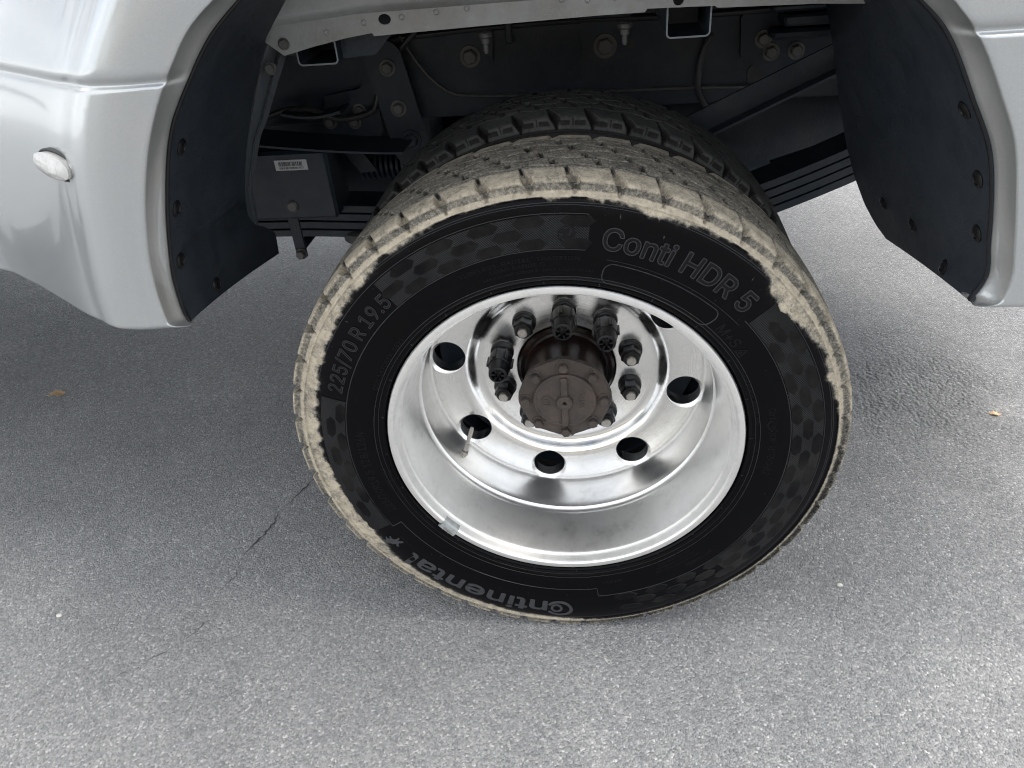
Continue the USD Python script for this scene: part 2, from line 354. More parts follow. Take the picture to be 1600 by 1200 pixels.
# ------------------------------------------------------------------ ground
rng = np.random.default_rng(7)
ax = np.unique(np.concatenate([np.linspace(-150, -4, 24), np.linspace(-4, 4, 161), np.linspace(4, 150, 24)]))
gx, gy = np.meshgrid(ax, ax, indexing='ij')
gz = (meshkit.fbm(np.stack([gx * 1.3, gy * 1.3, 0 * gx], -1), 3, 3) - 0.5) * 0.0012 * np.exp(-(gx ** 2 + gy ** 2) / 40)
gz = np.minimum(gz, 0.0)
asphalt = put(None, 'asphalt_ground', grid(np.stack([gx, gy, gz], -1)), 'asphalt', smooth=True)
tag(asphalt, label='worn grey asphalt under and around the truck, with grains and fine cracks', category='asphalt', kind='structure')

def crack(pts, w):
    pts = np.array(pts, float); q = []
    for a, b in zip(pts[:-1], pts[1:]):
        n = max(2, int(np.linalg.norm(b - a) / 0.006))
        q += [a + (b - a) * k / n for k in range(n)]
    q = np.array(q + [pts[-1]])
    d = np.gradient(q, axis=0); d /= np.linalg.norm(d, axis=1, keepdims=True); nn = np.stack([-d[:, 1], d[:, 0]], -1)
    q = q + nn * rng.normal(0, 0.0016, (len(q), 1))
    ww = w * (0.35 + rng.random(len(q)) * 1.0) * np.clip(np.minimum(np.arange(len(q)), np.arange(len(q))[::-1]) / 5, 0.1, 1)
    P = np.stack([np.c_[q + nn * ww[:, None], np.full(len(q), 0.0012)], np.c_[q - nn * ww[:, None], np.full(len(q), 0.0012)]], 0)
    return put(asphalt, 'crack', grid(P), 'crack_shadow', smooth=False)
CW = 1.0
crack([(-.575, .375), (-.5912, .366), (-.614, .313), (-.625, .2765)], .0019)
crack([(-.627, .27), (-.637, .2626), (-.634, .234), (-.6466, .191), (-.664, .148), (-.672, .132)], .0018)
crack([(-.668, .115), (-.660, .085), (-.672, .062), (-.68, .04)], .0008)
crack([(-.655, .005), (-.668, -.018), (-.685, -.048), (-.7, -.072)], .0007)
crack([(-.705, -.078), (-.742, -.108), (-.752, -.12)], .0008)
crack([(-.76, -.125), (-.79, -.146), (-.80, -.16)], .0007)

# ------------------------------------------------------------------ the truck
truck = xform('/World/pickup_truck')
tag(truck, label='silver dual rear wheel pickup truck with dusty tyres, black mud flaps and polished wheel', category='pickup truck')

# ---- tyre -----------------------------------------------------------------
PITCH_N = 46
def tyre_profile(nA, nB, nC):
    A = np.array([(.2500, .022), (.2535, .010), (.2575, .0045), (.2625, .0015), (.2645, -.0020), (.2665, -.0040), (.2690, -.0030), (.2705, -.0040), (.278, -.0085), (.292, -.0125),
                  (.306, -.0148), (.322, -.0160), (.340, -.0158), (.358, -.0138), (.372, -.0104), (.3795, -.0075), (.3810, -.0088), (.3826, -.0096), (.3842, -.0084), (.3856, -.0064)])
    B = np.array([(.3856, -.0064), (.3900, -.0058), (.3955, -.0046), (.3990, -.0032), (.4012, .0012), (.4026, .016), (.4042, .045), (.4054, .088), (.4042, .131), (.4024, .158), (.4005, .171), (.3985, .1748), (.3955, .1778), (.3900, .1806), (.3856, .1822)])
    C = np.array([(.3856, .1822), (.372, .1864), (.34, .1918), (.31, .190), (.285, .183), (.266, .176), (.25, .168)])
    out = []
    for X, n in ((A, nA), (B, nB), (C, nC)):
        s = np.r_[0, np.cumsum(np.linalg.norm(np.diff(X, axis=0), axis=1))]
        t = np.linspace(0, s[-1], n)
        if X is A:
            t = np.unique(np.concatenate([t, s]))
        out.append(np.stack([PchipInterpolator(s, X[:, 0])(t), PchipInterpolator(s, X[:, 1])(t)], -1))
    return out

def mud_inner(deg):
    """radius where the dried mud on the sidewall begins, by angle"""
    k = np.array([(-180, .3595), (-165, .3545), (-155, .353), (-148, .3555), (-140, .366), (-125, .3715), (-110, .3735), (-92, .378), (-80, .3845), (-40, .386), (-5, .386), (4, .3845), (10, .381), (15, .377), (21, .3715), (25, .376),
                  (30, .367), (36, .3625), (43, .3605), (46, .372), (50, .382), (56, .3805), (62, .377), (66, .375), (71, .3715), (75, .377), (80, .3765), (84, .382), (90, .380), (95, .3835), (104, .3835), (112, .3805), (122, .3765), (132, .3715), (145, .3665), (160, .363), (172, .361), (180, .3595)])
    return np.interp(deg, k[:, 0], k[:, 1])

def tyre(nt, nA, nB, nC, muddy, phase=0.0):
    A, B, C = tyre_profile(nA, nB, nC)
    prof = np.vstack([A, B[1:], C[1:]])
    iB = np.arange(len(prof)); isB = (iB >= len(A) - 1) & (iB < len(A) + len(B) - 1)
    tan = np.gradient(prof, axis=0); tan /= np.linalg.norm(tan, axis=1, keepdims=True)
    nrm = np.stack([tan[:, 1], -tan[:, 0]], -1)                # outward: (+r, -y) for the outer wall
    th = np.arange(nt) / nt * 2 * PI
    T, R = np.meshgrid(th, prof[:, 0], indexing='ij'); Y = np.broadcast_to(prof[:, 1], T.shape)
    u = T / (2 * PI) * PITCH_N + phase
    L = 2 * PI * .4 / PITCH_N
    yy = np.minimum(Y, .176 - Y)                               # distance in from either shoulder
    side = np.where(Y < .088, 0.0, 0.5)
    def du(c):
        d = (u - c + 0.5) % 1.0 - 0.5
        return d * L
    Rb = R
    face = np.clip((Rb - .3862) / (.3985 - .3862), 0, 1)       # 0 at the ridge, 1 at the tread edge
    dep = np.zeros_like(T)
    # shoulder notches: a wedge open at the edge, running to a point at the first rib
    d0 = du(side + yy * 5.5)
    hw = np.where(yy < .004, .0011 + .0056 * face ** 1.2, np.clip(.0067 - (yy - .004) * .185, .0010, None))
    m = 1 - sstep(np.abs(d0), hw * 0.75, hw + .0012)
    notch = np.where(yy < .004, .0050 + .0110 * face ** 0.7, np.clip(.0125 - (yy - .004) * .22, .0035, None)) * (yy < .039)
    dep = np.maximum(dep, m * notch)
    # half-pitch slit and shallow pockets on the shoulder face
    onface = (yy < -.0004)
    dep = np.maximum(dep, (1 - sstep(np.abs(du(side + .5)), .0007, .0017)) * .0018 * onface * sstep(face, 0.15, .3))
    fr = (u - side) % 1.0
    pocket = (sstep(fr, .14, .17) * (1 - sstep(fr, .44, .47)) + sstep(fr, .56, .59) * (1 - sstep(fr, .85, .88))) * sstep(face, .3, .38) * (1 - sstep(face, .78, .86)) * onface
    dep = np.maximum(dep, pocket * .0020)
    # zigzag circumferential sipes and the slots where they step
    rows = [.0375, .0625, .088, .1135, .1385]
    for k, yk in enumerate(rows):
        tri = 4 * np.abs(((u + k * .37) % 1.0) - .5) - 1
        z = Y - yk - .0042 * tri
        dep = np.maximum(dep, (1 - sstep(np.abs(z), .0008, .0020)) * .0036 * isB[None])
    for k, yk in enumerate([.052, .078, .103, .127]):
        d = du(.5 + .30 * k + (Y - yk) * 3.4)
        m = (1 - sstep(np.abs(d), .0026, .0042)) * (1 - sstep(np.abs(Y - yk), .0095, .0110))
        dep = np.maximum(dep, m * .0095 * isB[None])
        d = du(.02 + .30 * k + (Y - yk) * 3.4)
        wig = .0012 * np.sin((Y - yk) * 1500)
        m = (1 - sstep(np.abs(d + wig), .0004, .0013)) * (1 - sstep(np.abs(Y - yk), .0115, .0130))
        dep = np.maximum(dep, m * .0016 * isB[None])
    dep = dep * isB[None]
    R2 = R + nrm[None, :, 0] * -dep; Y2 = Y + nrm[None, :, 1] * -dep
    ang = np.degrees((T + PI) % (2 * PI) - PI)
    px = np.stack([R * np.cos(T), Y, R * np.sin(T)], -1)
    if muddy:
        nz = meshkit.fbm(px * 75, 5, 11) - .5
        nz2 = meshkit.fbm(px * 19, 3, 5) - .5
        e_ = R + nz * .013 + nz2 * .010 - mud_inner(ang)
        side_m = sstep(e_, -.0030, .0034) * (Y < .09)
        nz3 = meshkit.fbm(px * np.array([9, 9, 9]), 4, 21)
        film = (.12 * np.exp(-np.clip(-e_, 0, None) / .006) + .10 * np.clip(nz3 - .58, 0, 1)) * (Y < .09) * (.5 + nz3)
        # sparse specks further in
        speck = (meshkit.noise(px * 420, 3) > .955) * (meshkit.noise(px * 33, 9) > .60) * .35 * (R > .30) * (Y < .05)
        lower = sstep(ang, -100, -70) * (1 - sstep(ang, -5, 15))
        edge_n = sstep(yy + nz2 * .012 + nz * .010, .022, .034)
        tread = (.84 - .28 * lower + nz * .6 + nz2 * .25) * (1 - edge_n) + (.53 + .22 * nz2 + .26 * nz) * edge_n
        tread = tread * (1 - (.12 + .52 * edge_n) * sstep(dep, .0012, .0050))  # less mud in the grooves, darkened further to paint in their shade
        onf = (yy < -.0004) * sstep(face, .08, .2) * (1 - sstep(face, .80, .95))
        tread = tread - onf * (.30 + .8 * nz)
        ridge = np.where((R > .3815) & (R < .387), .95 - .25 * lower, 0)
        mud = np.where(isB[None] & (R > .386), tread, np.maximum(np.maximum(side_m * (.80 + nz * .75 + nz2 * .4), film), ridge * (Y < .02)))
        mud = np.maximum(mud, speck)
        Y2 = Y2 - side_m * (Y < 0.02) * (R < .3815) * np.clip(.0012 + nz * .004, 0, .004)
    else:
        nz2 = meshkit.fbm(px * 23, 3, 5) - .5
        mud = np.where(isB[None], (.54 + .4 * nz2) * np.where(dep > .0015, .3, 1), .16 + .2 * nz2)
    P = np.stack([R2 * np.cos(T), Y2, R2 * np.sin(T)], -1)
    # the tyre flattens on the ground and its wall bulges there
    sq = np.clip(-P[..., 2] - (H - .014), 0, None)
    low = np.clip((-P[..., 2] - .27) / .13, 0, 1) ** 2
    bul = low * .006 * np.sin(np.clip((P[..., 1] + .016) / .205, 0, 1) * PI - PI / 2)
    P[..., 1] += bul
    P[..., 2] = np.maximum(P[..., 2], -H + .0012)
    v, f = grid(P, closed_u=True)
    return v, f, mud.reshape(-1)

wheel = xform('/World/pickup_truck/wheel', (0, 0, H))
tv, tf, tm = tyre(1792, 46, 128, 14, True)
put(wheel, 'tyre', (tv, tf), 'tyre_rubber', smooth=True, attr={'mud': tm})

# sidewall surface, for everything moulded on it
A_, _, _ = tyre_profile(400, 8, 8)
def wall(r, z=0.0):
    y = np.interp(r, A_[:, 0], A_[:, 1])
    low = np.clip((-z - .27) / .13, 0, 1) ** 2
    return y + low * .006 * np.sin(np.clip((y + .016) / .205, 0, 1) * PI - PI / 2)
def onwall(x, r, d, a0):
    """angle (rad, measured clockwise from a0), radius, height above the wall -> points"""
    th = a0 - x
    z = r * np.sin(th)
    return np.stack([r * np.cos(th), wall(r, z) - d, z], -1)
def arc_text(text, a_start, a_end, r_base, height, depth=.0009, bold=False):
    m = meshkit.text_mesh(text, height, depth, bold)
    v = np.array(m.vertices)
    w = v[:, 0].max() - v[:, 0].min(); x = (v[:, 0] - v[:, 0].min()) / w * math.radians(a_start - a_end)
    return onwall(x, r_base + v[:, 1], v[:, 2] - .0003, math.radians(a_start)), np.array(m.faces)
def arc_poly(poly, a0, depth, seg=.004):
    """polygon drawn in (clockwise arc length at r=.335, radius) laid on the wall"""
    out = []
    for g in getattr(poly, 'geoms', [poly]):
        m = trimesh.creation.extrude_polygon(g.segmentize(seg), depth, engine='earcut')
        v = np.array(m.vertices)
        out.append((onwall(v[:, 0] / .335, v[:, 1], v[:, 2] - .0003, math.radians(a0)), np.array(m.faces)))
    return cat(out)
def ring_line(r, a0, a1, rad=.0007):
    t = np.radians(np.linspace(a0, a1, max(4, int(abs(a1 - a0) / 1.2))))
    return tube(np.stack([r * np.cos(t), wall(np.full_like(t, r), r * np.sin(t)), r * np.sin(t)], -1), rad, 5)
def radial_line(a, ra, rb, rad=.0007):
    r = np.linspace(ra, rb, 6); t = math.radians(a)
    return tube(np.stack([r * math.cos(t), wall(r, r * math.sin(t)), r * math.sin(t)], -1), rad, 5)

LT = lambda name, *a, mat='letter_rubber', **k: put(wheel, name, arc_text(*a, **k), mat, smooth=False)
LT('lettering', 'Conti HDR 5', 79.6, 44.0, .3225, .0265, bold=True, depth=.0012)
LT('lettering', '225/70 R 19.5', 160.5, 130.2, .3265, .0205, depth=.0011)
LT('lettering', 'ntinental', -96.3, -139.8, .3325, .0305, mat='textured_letter_rubber', bold=True, depth=.0011)
def arc_outline(text, a_start, a_end, r_base, height, w=.00055, depth=.0017, bold=True):
    m = meshkit.text_mesh(text, height, .001, bold)
    shp = trimesh.path.polygons.projected(m, [0, 0, 1])
    x0, x1 = m.vertices[:, 0].min(), m.vertices[:, 0].max(); out = []
    g = shp.boundary.buffer(w, 2).simplify(.0001)
    for p in getattr(g, 'geoms', [g]):
        e = trimesh.creation.extrude_polygon(p, depth, engine='earcut'); v = np.array(e.vertices)
        x = (v[:, 0] - x0) / (x1 - x0) * math.radians(a_start - a_end)
        out.append((onwall(x, r_base + v[:, 1], v[:, 2] - .0003, math.radians(a_start)), np.array(e.faces)))
    return cat(out)
put(wheel, 'letter_edge_glint', arc_outline('Conti HDR 5', 79.6, 44.0, .3225, .0265), 'relief_glint_rubber', smooth=False)  # pale outline laid on to draw the highlight of letter edges
put(wheel, 'letter_edge_glint', arc_outline('225/70 R 19.5', 160.5, 130.2, .3265, .0205, .00045, .0016, False), 'relief_glint_rubber', smooth=False)
# big opening C that wraps the o
cq = LineString([(.0180 + .0195 * math.cos(t), .3485 + .0170 * math.sin(t)) for t in np.radians(np.linspace(38, 325, 40))]).buffer(.0027)
oq = LineString([(.0225 + .0078 * math.cos(t), .3475 + .0086 * math.sin(t)) for t in np.radians(np.linspace(0, 360, 30))]).buffer(.0021)
put(wheel, 'lettering', arc_poly(cq.union(oq), -89.8, .0011), 'textured_letter_rubber', smooth=False)
from shapely import affinity
# rearing horse at the end of the word
horse = Polygon([(0, .3285), (.003, .3275), (.0045, .331), (.0075, .333), (.0085, .3285), (.0115, .3275), (.011, .3315), (.0125, .336), (.016, .3375), (.0195, .3355), (.0205, .337), (.0165, .3405), (.0195, .3425), (.0225, .3415),
                 (.0225, .343), (.0185, .3455), (.0175, .3475), (.0195, .3495), (.0215, .349), (.0205, .3515), (.0175, .353), (.0155, .3555), (.0145, .353), (.0120, .351), (.0095, .346), (.006, .3435), (.004, .339), (.0010, .3425), (-.002, .3405), (.0015, .3375), (.003, .3345), (.001, .332)]).buffer(0)
horse = affinity.translate(affinity.scale(horse, 1.15, 1.15, origin=(0, .3415)), 0, .002)
put(wheel, 'horse_emblem', arc_poly(horse, -144.3, .0011), 'textured_letter_rubber', smooth=False)
put(wheel, 'emblem_line', arc_poly(sbox(.002, .3225, .030, .3236), -141.5, .0008), 'letter_rubber', smooth=False)
LT('lettering', '225/70R19.5 128/126N', -156.0, -187.0, .2935, .0115, depth=.0009)
LT('lettering', 'TUBELESS  RADIAL  TRACTION', 113.0, 84.0, .3035, .0055, depth=.0007)
LT('lettering', 'LOAD RANGE G', 105.5, 92.0, .2955, .0052, depth=.0006)
LT('lettering', 'MAX LOAD SINGLE  MAX LOAD DUAL', 108.0, 80.0, .2875, .0038, depth=.0005)
LT('lettering', 'DOT 1A7CSYX  1521', 157.0, 137.0, .2805, .0062, depth=.0007)
LT('lettering', 'M+S', 44.5, 37.0, .2825, .0145, depth=.0009)
LT('lettering', 'RETREADABLE', 1.6, -8.6, .2905, .0085, depth=.0008)
LT('lettering', 'REGROOVABLE', -163.0, -172.0, .2770, .0052, depth=.0006)
LT('lettering', 'TREAD 5 PLIES STEEL', -160.5, -170.5, .2690 + .002, .0040, depth=.0006)
LT('lettering', 'SAFETY WARNING', -41.0, -51.5, .3005, .0060, depth=.0007)
LT('lettering', 'MADE IN U.S.A.', -72.5, -79.0, .2885, .0050, depth=.0006)
for k in range(4):
    LT('lettering', ['SERIOUS INJURY MAY RESULT FROM', 'TIRE FAILURE DUE TO UNDERINFLATION', 'OVERLOADING OR MISAPPLICATION', 'FOLLOW OWNERS MANUAL'][k], -45.0 - k, -61.0 + k, .2935 - k * .0058, .0034, depth=.0005)
LT('lettering', 'TREAD PLIES STEEL  SIDEWALL STEEL', 29.0, 8.0, .2735, .0036, depth=.0006)
# mountain mark beside M+S
mt = Polygon([(0, 0), (.0085, .0165), (.017, 0)]); mt = mt.difference(mt.buffer(-.0017)).union(Point(.0085, .0052).buffer(.0026))
from shapely import affinity
put(wheel, 'mountain_mark', arc_poly(affinity.translate(mt, 0, .2815), 36.0, .0009), 'letter_rubber', smooth=False)
# life cycle mark
cyc = LineString([(.026 + .010 * math.cos(t), .2955 + .007 * math.sin(t)) for t in np.radians(np.linspace(200, 350, 20))]).buffer(.0007)
LT('lettering', 'ContiLifeCycle', 14.5, 3.2, .2915, .0090, depth=.0008)
put(wheel, 'cycle_mark', arc_poly(cyc, 13.0, .0008), 'letter_rubber', smooth=False)
# moulded rings and frames
lines = [ring_line(.318, 83, 232 - 23), ring_line(.318, -81, 42), ring_line(.3085, 78, 42, .0004), radial_line(83, .318, .362), ring_line(.3625, 83, 178, .0005), ring_line(.3625, -44, 41, .0005),
         ring_line(.3015, -151, -81), radial_line(-151, .3015, .318), radial_line(-81, .3015, .318), ring_line(.318, -156, -151), ring_line(.2785, -180, 180, .0004), ring_line(.3745, -180, 180, .0004), ring_line(.3720, -180, 180, .0003), ring_line(.2730, -180, 180, .0003)]
for a in range(-180, 180, 15):
    lines.append(radial_line(a + 3, .2655, .2695, .0006))
put(wheel, 'moulded_line', lines, 'relief_glint_rubber', smooth=True)
# stadium frame for the branding plate
st = sbox(.012, .2885 - .003, .1690, .2885 + .003).buffer(.0125)
st = st.exterior.segmentize(.004)
pp = np.array(st.coords); q = onwall(pp[:, 0] / .335, pp[:, 1], np.zeros(len(pp)), math.radians(78))
put(wheel, 'plate_frame', tube(q, .0008, 5), 'relief_glint_rubber', smooth=True)
# hatched bands with honeycomb cells
def sector(a0, a1, ra, rb, d):
    n = max(3, int(abs(a1 - a0) / 1.5)); x = np.radians(np.linspace(0, a0 - a1, n)); r = np.linspace(ra, rb, 7)
    X, Rr = np.meshgrid(x, r, indexing='ij')
    return sheet(onwall(X, Rr, d, math.radians(a0)), .0006, True)
bands = [(82.6, 130, ), (163, 208), (41, -44), (-44, -78)]
put(wheel, 'hatched_band', [sector(130 - .3, 82.6, .3195, .3605, .0004)][0], 'hatched_rubber', smooth=True)
put(wheel, 'hatched_band', sector(41, -44, .3195, .3605, .0004), 'hatched_rubber', smooth=True)
put(wheel, 'hatched_band', sector(208, 163, .3195, .3545, .0004), 'hatched_rubber', smooth=True)
cells = []
def hexcell(a, r, grow=1.0):
    l, h = .0205 * grow, .0072 * grow
    p = [(-l, 0), (-l * .62, h), (l * .62, h), (l, 0), (l * .62, -h), (-l * .62, -h)]
    P = np.array(p)
    top = onwall(P[:, 0] * .93 / .335, r + P[:, 1] * .9, np.full(6, .0013), math.radians(a)); bot = onwall(P[:, 0] / .335, r + P[:, 1], np.full(6, .0), math.radians(a))
    c = onwall(np.zeros(1), np.array([r]), np.array([.0013]), math.radians(a))
    v = np.vstack([top, bot, c]); f = []
    for i in range(6):
        j = (i + 1) % 6
        f += [(i, j, 6 + j), (i, 6 + j, 6 + i), (12, j, i)]
    f = np.array(f); 
    return v, f[:, ::-1]
for a0, a1, rmax in ((81, 131, .357), (163, 207, .35), (40, -77, .357)):
    k = 0
    lo, hi = min(a0, a1), max(a0, a1)
    for row, r in enumerate((.3265, .3405, .3545)):
        if r > rmax:
            continue
        step = 9.4
        a = lo + 4 + (step / 2 if row % 2 else 0)
        while a < hi - 3.4:
            if not (row == 1 and 84 < a < 91):
                cells.append(hexcell(a, r))
            a += step
for c_ in cells:
    put(wheel, 'honeycomb_cell', c_, 'smooth_cell_rubber', smooth=False)
# small figure emblem at the end of the top band (an S-like arrow in a ring)
em = LineString([(.010 * math.cos(t), .0105 * math.sin(t)) for t in np.radians(np.linspace(20, 330, 30))]).buffer(.0007).union(LineString([(-.006, .004), (.001, .0045), (-.004, -.003), (.006, -.0055), (.008, .002)]).buffer(.0022))
put(wheel, 'ring_emblem', arc_poly(affinity.translate(em, 0, .3375), 87, .0016), 'letter_rubber', smooth=False)
# pimples left by the mould
pim = []
for k in range(60):
    a, r = rng.uniform(-180, 180), rng.uniform(.30, .372)
    p = onwall(np.zeros(1), np.array([r]), np.array([.0]), math.radians(a))[0]
    s = trimesh.creation.icosphere(1, rng.uniform(.0006, .0013)); s.apply_translation(p); pim.append(s)
tag(put(wheel, 'mould_nub', pim, 'letter_rubber', smooth=True), kind='stuff')

# ---- rim: closed section, then eight hand holes are cut ---------------------
front = [(.2525, .0135), (.2585, .0060), (.2606, .0015), (.2606, -.0012), (.2592, -.0030), (.2560, -.0036), (.2515, -.0030), (.2488, -.0008), (.2474, .0035), (.2462, .0090), (.2448, .0122), (.2428, .0136), (.2418, .0165), (.2412, .0215),
         (.2396, .0290), (.2372, .0450), (.2350, .0640), (.2330, .0830), (.2318, .0935), (.2322, .0965), (.2340, .0990), (.2343, .1030), (.2330, .1065), (.2302, .1100), (.2296, .1160), (.2304, .1240), (.2318, .1350),
         (.2328, .1500), (.2332, .1640), (.2328, .1750), (.2314, .1810), (.2290, .1842), (.2262, .1848), (.2236, .1838), (.2205, .1834), (.2000, .1852), (.1830, .1872), (.1770, .1880), (.1725, .1892), (.1690, .1910), (.1655, .1938), (.1620, .1975), (.1585, .2010), (.1550, .2038), (.1510, .2056), (.1465, .2065), (.1420, .2068),
         (.1300, .2068), (.0860, .2068), (.0838, .2078), (.0830, .2095)]
back = [(.0830, .2260), (.1600, .2260), (.1800, .2190), (.2200, .2120), (.2380, .2060), (.2400, .1900), (.2395, .1500), (.2365, .1200), (.2400, .1000), (.2440, .0500), (.2480, .0250)]
sec = np.array(front + back)
def dense(p, m):
    out = []
    for a, b in zip(p, np.roll(p, -1, 0)):
        n = max(1, int(np.linalg.norm(b - a) / m)); out += [a + (b - a) * k / n for k in range(n)]
    return np.array(out)
nr = 200
v, f = rev(dense(sec, .012), nr, close=True)
solid = trimesh.Trimesh(v, f, process=True); solid.merge_vertices()
if solid.volume < 0:
    solid.invert()
mf = m3.Manifold(m3.Mesh(np.asarray(solid.vertices, np.float32), np.asarray(solid.faces, np.uint32)))
HOLE0 = 169.3
for k in range(8):
    a = math.radians(HOLE0 + 45 * k)
    c = m3.Manifold.cylinder(.08, .0280, .0280, 48).rotate([90, 0, 0]).translate([.199 * math.cos(a), .24, .199 * math.sin(a)])
    ch = m3.Manifold.cylinder(.006, .0280, .0340, 48).rotate([90, 0, 0]).translate([.199 * math.cos(a), .1885, .199 * math.sin(a)])
    mf = mf - c - ch
put(wheel, 'rim', mf, 'polished_aluminium', smooth=28)
# inner wheel's disc and barrel, dark behind the hand holes
put(wheel, 'inner_rim', rev([(.080, .238), (.150, .238), (.168, .246), (.205, .252), (.226, .262), (.238, .29), (.246, .40), (.255, .435), (.246, .43), (.232, .40), (.225, .30), (.16, .262), (.080, .252)], 96, close=True), 'chassis_haze_black', smooth=35)
# valve stem with long brass-steel extension leaning out of a hand hole
va = math.radians(211.5)
p0 = np.array([-0.1809, .148, -0.1331]); p1 = np.array([-0.1654, .160, -0.0911])
dv = (p1 - p0)
put(wheel, 'valve_stem', [tube([p0 + dv * t for t in (0, .3, .31, .55, .56, .9, 1)], [.0042, .0042, .0034, .0034, .0040, .0040, .0030], 10), tube([p0 - dv * .16, p0 - dv * .02], .0062, 8), tube([p0 - dv * .30, p0 - dv * .12], .0040, 8)], 'steel_stud', smooth=30)
# clip-on balance weight at the rim edge
wa = -138.3
def rimpt(da, r, y):
    t = math.radians(wa) + da
    return (r * math.cos(t), y, r * math.sin(t))
W = []
for da in np.linspace(-.058, .058, 7):
    W.append([rimpt(da, r, y) for r, y in ((.2460, .006), (.2475, -.0015), (.2500, -.0055), (.2560, -.0075), (.2620, -.0072), (.2650, -.0035), (.2655, .0005))])
put(wheel, 'balance_weight', sheet(np.array(W), .0028, True), 'zinc_weight', smooth=40)
tw = []
for k, dx in enumerate(np.linspace(-.028, .030, 6)):
    t = math.radians(wa) - dx
    rr = .2588
    b = trimesh.creation.box([.0013, .0012, .0052 if k % 2 else .0040]); b.apply_transform(trimesh.transformations.rotation_matrix(-(t - PI / 2), [0, 1, 0])); b.apply_translation([rr * math.cos(t), -.0078, rr * math.sin(t)]); tw.append(b)
put(wheel, 'stamped_mark', tw, 'steel_stud', smooth=False)

# ---- hub ----------------------------------------------------------------
put(wheel, 'hub', rev([(.0820, .230), (.0815, .205), (.0770, .200), (.0715, .206), (.0680, .2035), (.0648, .196), (.0636, .188), (.0630, .130), (.0600, .1285), (.050, .1285)], 96), 'black_hub_paint', smooth=30)
t = np.linspace(0, 2 * PI, 193)[:-1]
rc = .0735 + .0012 * np.clip(np.cos(8 * (t - PI / 2)) * 1.4, -1, 1)
def cap_ring(scale, y):
    return np.stack([(rc + scale) * np.cos(t), np.full(len(t), y), (rc + scale) * np.sin(t)], -1)
flat = lambda r, y: np.stack([r * np.cos(t), np.full(len(t), y), r * np.sin(t)], -1)
capP = np.stack([flat(.0001, .128), cap_ring(-.002, .128), cap_ring(0, .1265), cap_ring(0, .1175), cap_ring(-.0016, .1158), flat(.0520, .1158), flat(.0508, .1146), flat(.0500, .1105), flat(.0485, .1092), flat(.0462, .1092), flat(.0450, .1104), flat(.0001, .1104)], 1)
put(wheel, 'hub_cap', grid(capP, closed_u=True), 'rusty_cast_iron', smooth=32)
bar = []
for z0, z1 in ((.008, .0455), (-.0475, -.008)):
    bar.append(rbox(-.0052, .0052, .1052, .112, z0, z1, .0015))
bar.append(rev([(.0030, .112), (.0030, .1032), (.0042, .1018), (.0105, .1018), (.0125, .1035), (.0135, .112)], 32))
put(wheel, 'cap_bar', bar, 'rusty_cast_iron', smooth=30)
for k in range(8):
    a = PI / 2 + k * PI / 4
    put(wheel, 'cap_bolt', hexbolt(.0628 * math.cos(a), .1158, .0628 * math.sin(a), .0078, .0115, .3 * k, 1.35), 'rusty_cast_iron', smooth=30)
tx = meshkit.text_mesh('DANA', .0085, .0012, True); vv = np.array(tx.vertices); vv[:, 0] -= vv[:, 0].mean(); vv[:, 1] -= vv[:, 1].mean()
put(wheel, 'cast_lettering', (np.stack([.0270 + vv[:, 1] * .9, .1106 - vv[:, 2], -vv[:, 0]], -1), np.array(tx.faces)), 'rusty_cast_iron', smooth=False)
sg = LineString([(-.0285 + .0085 * math.cos(a), .0085 * math.sin(a)) for a in np.linspace(0, 5.2, 24)]).buffer(.0011).union(LineString([(-.031, .003), (-.0265, .001), (-.0305, -.002), (-.026, -.004)]).buffer(.0011))
put(wheel, 'cast_mark', extr(sg, .1094, .1106), 'rusty_cast_iron', smooth=False)

# ---- lug studs, nuts and covers ------------------------------------------
def hexprism(cx, cz, r, y0, y1, rot, cham=.0025):
    a = np.arange(6) / 6 * 2 * PI + rot
    P = np.stack([np.stack([cx + rr * np.cos(a), np.full(6, yy), cz + rr * np.sin(a)], -1) for rr, yy in ((r, y1), (r, y0 + cham), (r - cham, y0), (.001, y0))], 1)
    return grid(P, closed_u=True)
for k in range(10):
    a = PI / 2 + k * PI / 5
    cx, cz = .1125 * math.cos(a), .1125 * math.sin(a)
    put(wheel, 'lug_nut', [shifted(rev([(.0100, .197), (.0165, .1985), (.0195, .2010), (.0200, .2060)], 28), (cx, 0, cz)), hexprism(cx, cz, .0168, .1775, .200, .35 + 1.3 * k, .003), shifted(rev([(.0135, .1780), (.0125, .1755), (.0090, .1752), (.0085, .179)], 24), (cx, 0, cz))], 'black_nut', smooth=30)
    if k in (0, 2, 9):
        # long black plastic sleeve with ribs and a star-shaped end
        body = [shifted(rev([(.0190, .186), (.0195, .176), (.0185, .158), (.0172, .157), (.0160, .140), (.0150, .1345), (.0125, .1330), (.0110, .1330), (.0105, .1420), (.0001, .1420)], 36), (cx, 0, cz))]
        for j in range(6):
            b = a + j * PI / 3 + .2
            w = rbox(.0165, .0218, .159, .184, -.0028, .0028, .0012); w.apply_transform(trimesh.transformations.rotation_matrix(-b, [0, 1, 0])); w.apply_translation([cx, 0, cz]); body.append(w)
            w = rbox(.0050, .0120, .1336, .1405, -.0013, .0013, .0005); w.apply_transform(trimesh.transformations.rotation_matrix(-b, [0, 1, 0])); w.apply_translation([cx, 0, cz]); body.append(w)
        put(wheel, 'lug_cover', body, 'black_plastic', smooth=30)
    else:
        put(wheel, 'wheel_stud', shifted(rev([(.0082, .185), (.0082, .1700), (.0070, .1682), (.0001, .1680)], 20), (cx, 0, cz)), 'steel_stud', smooth=30)

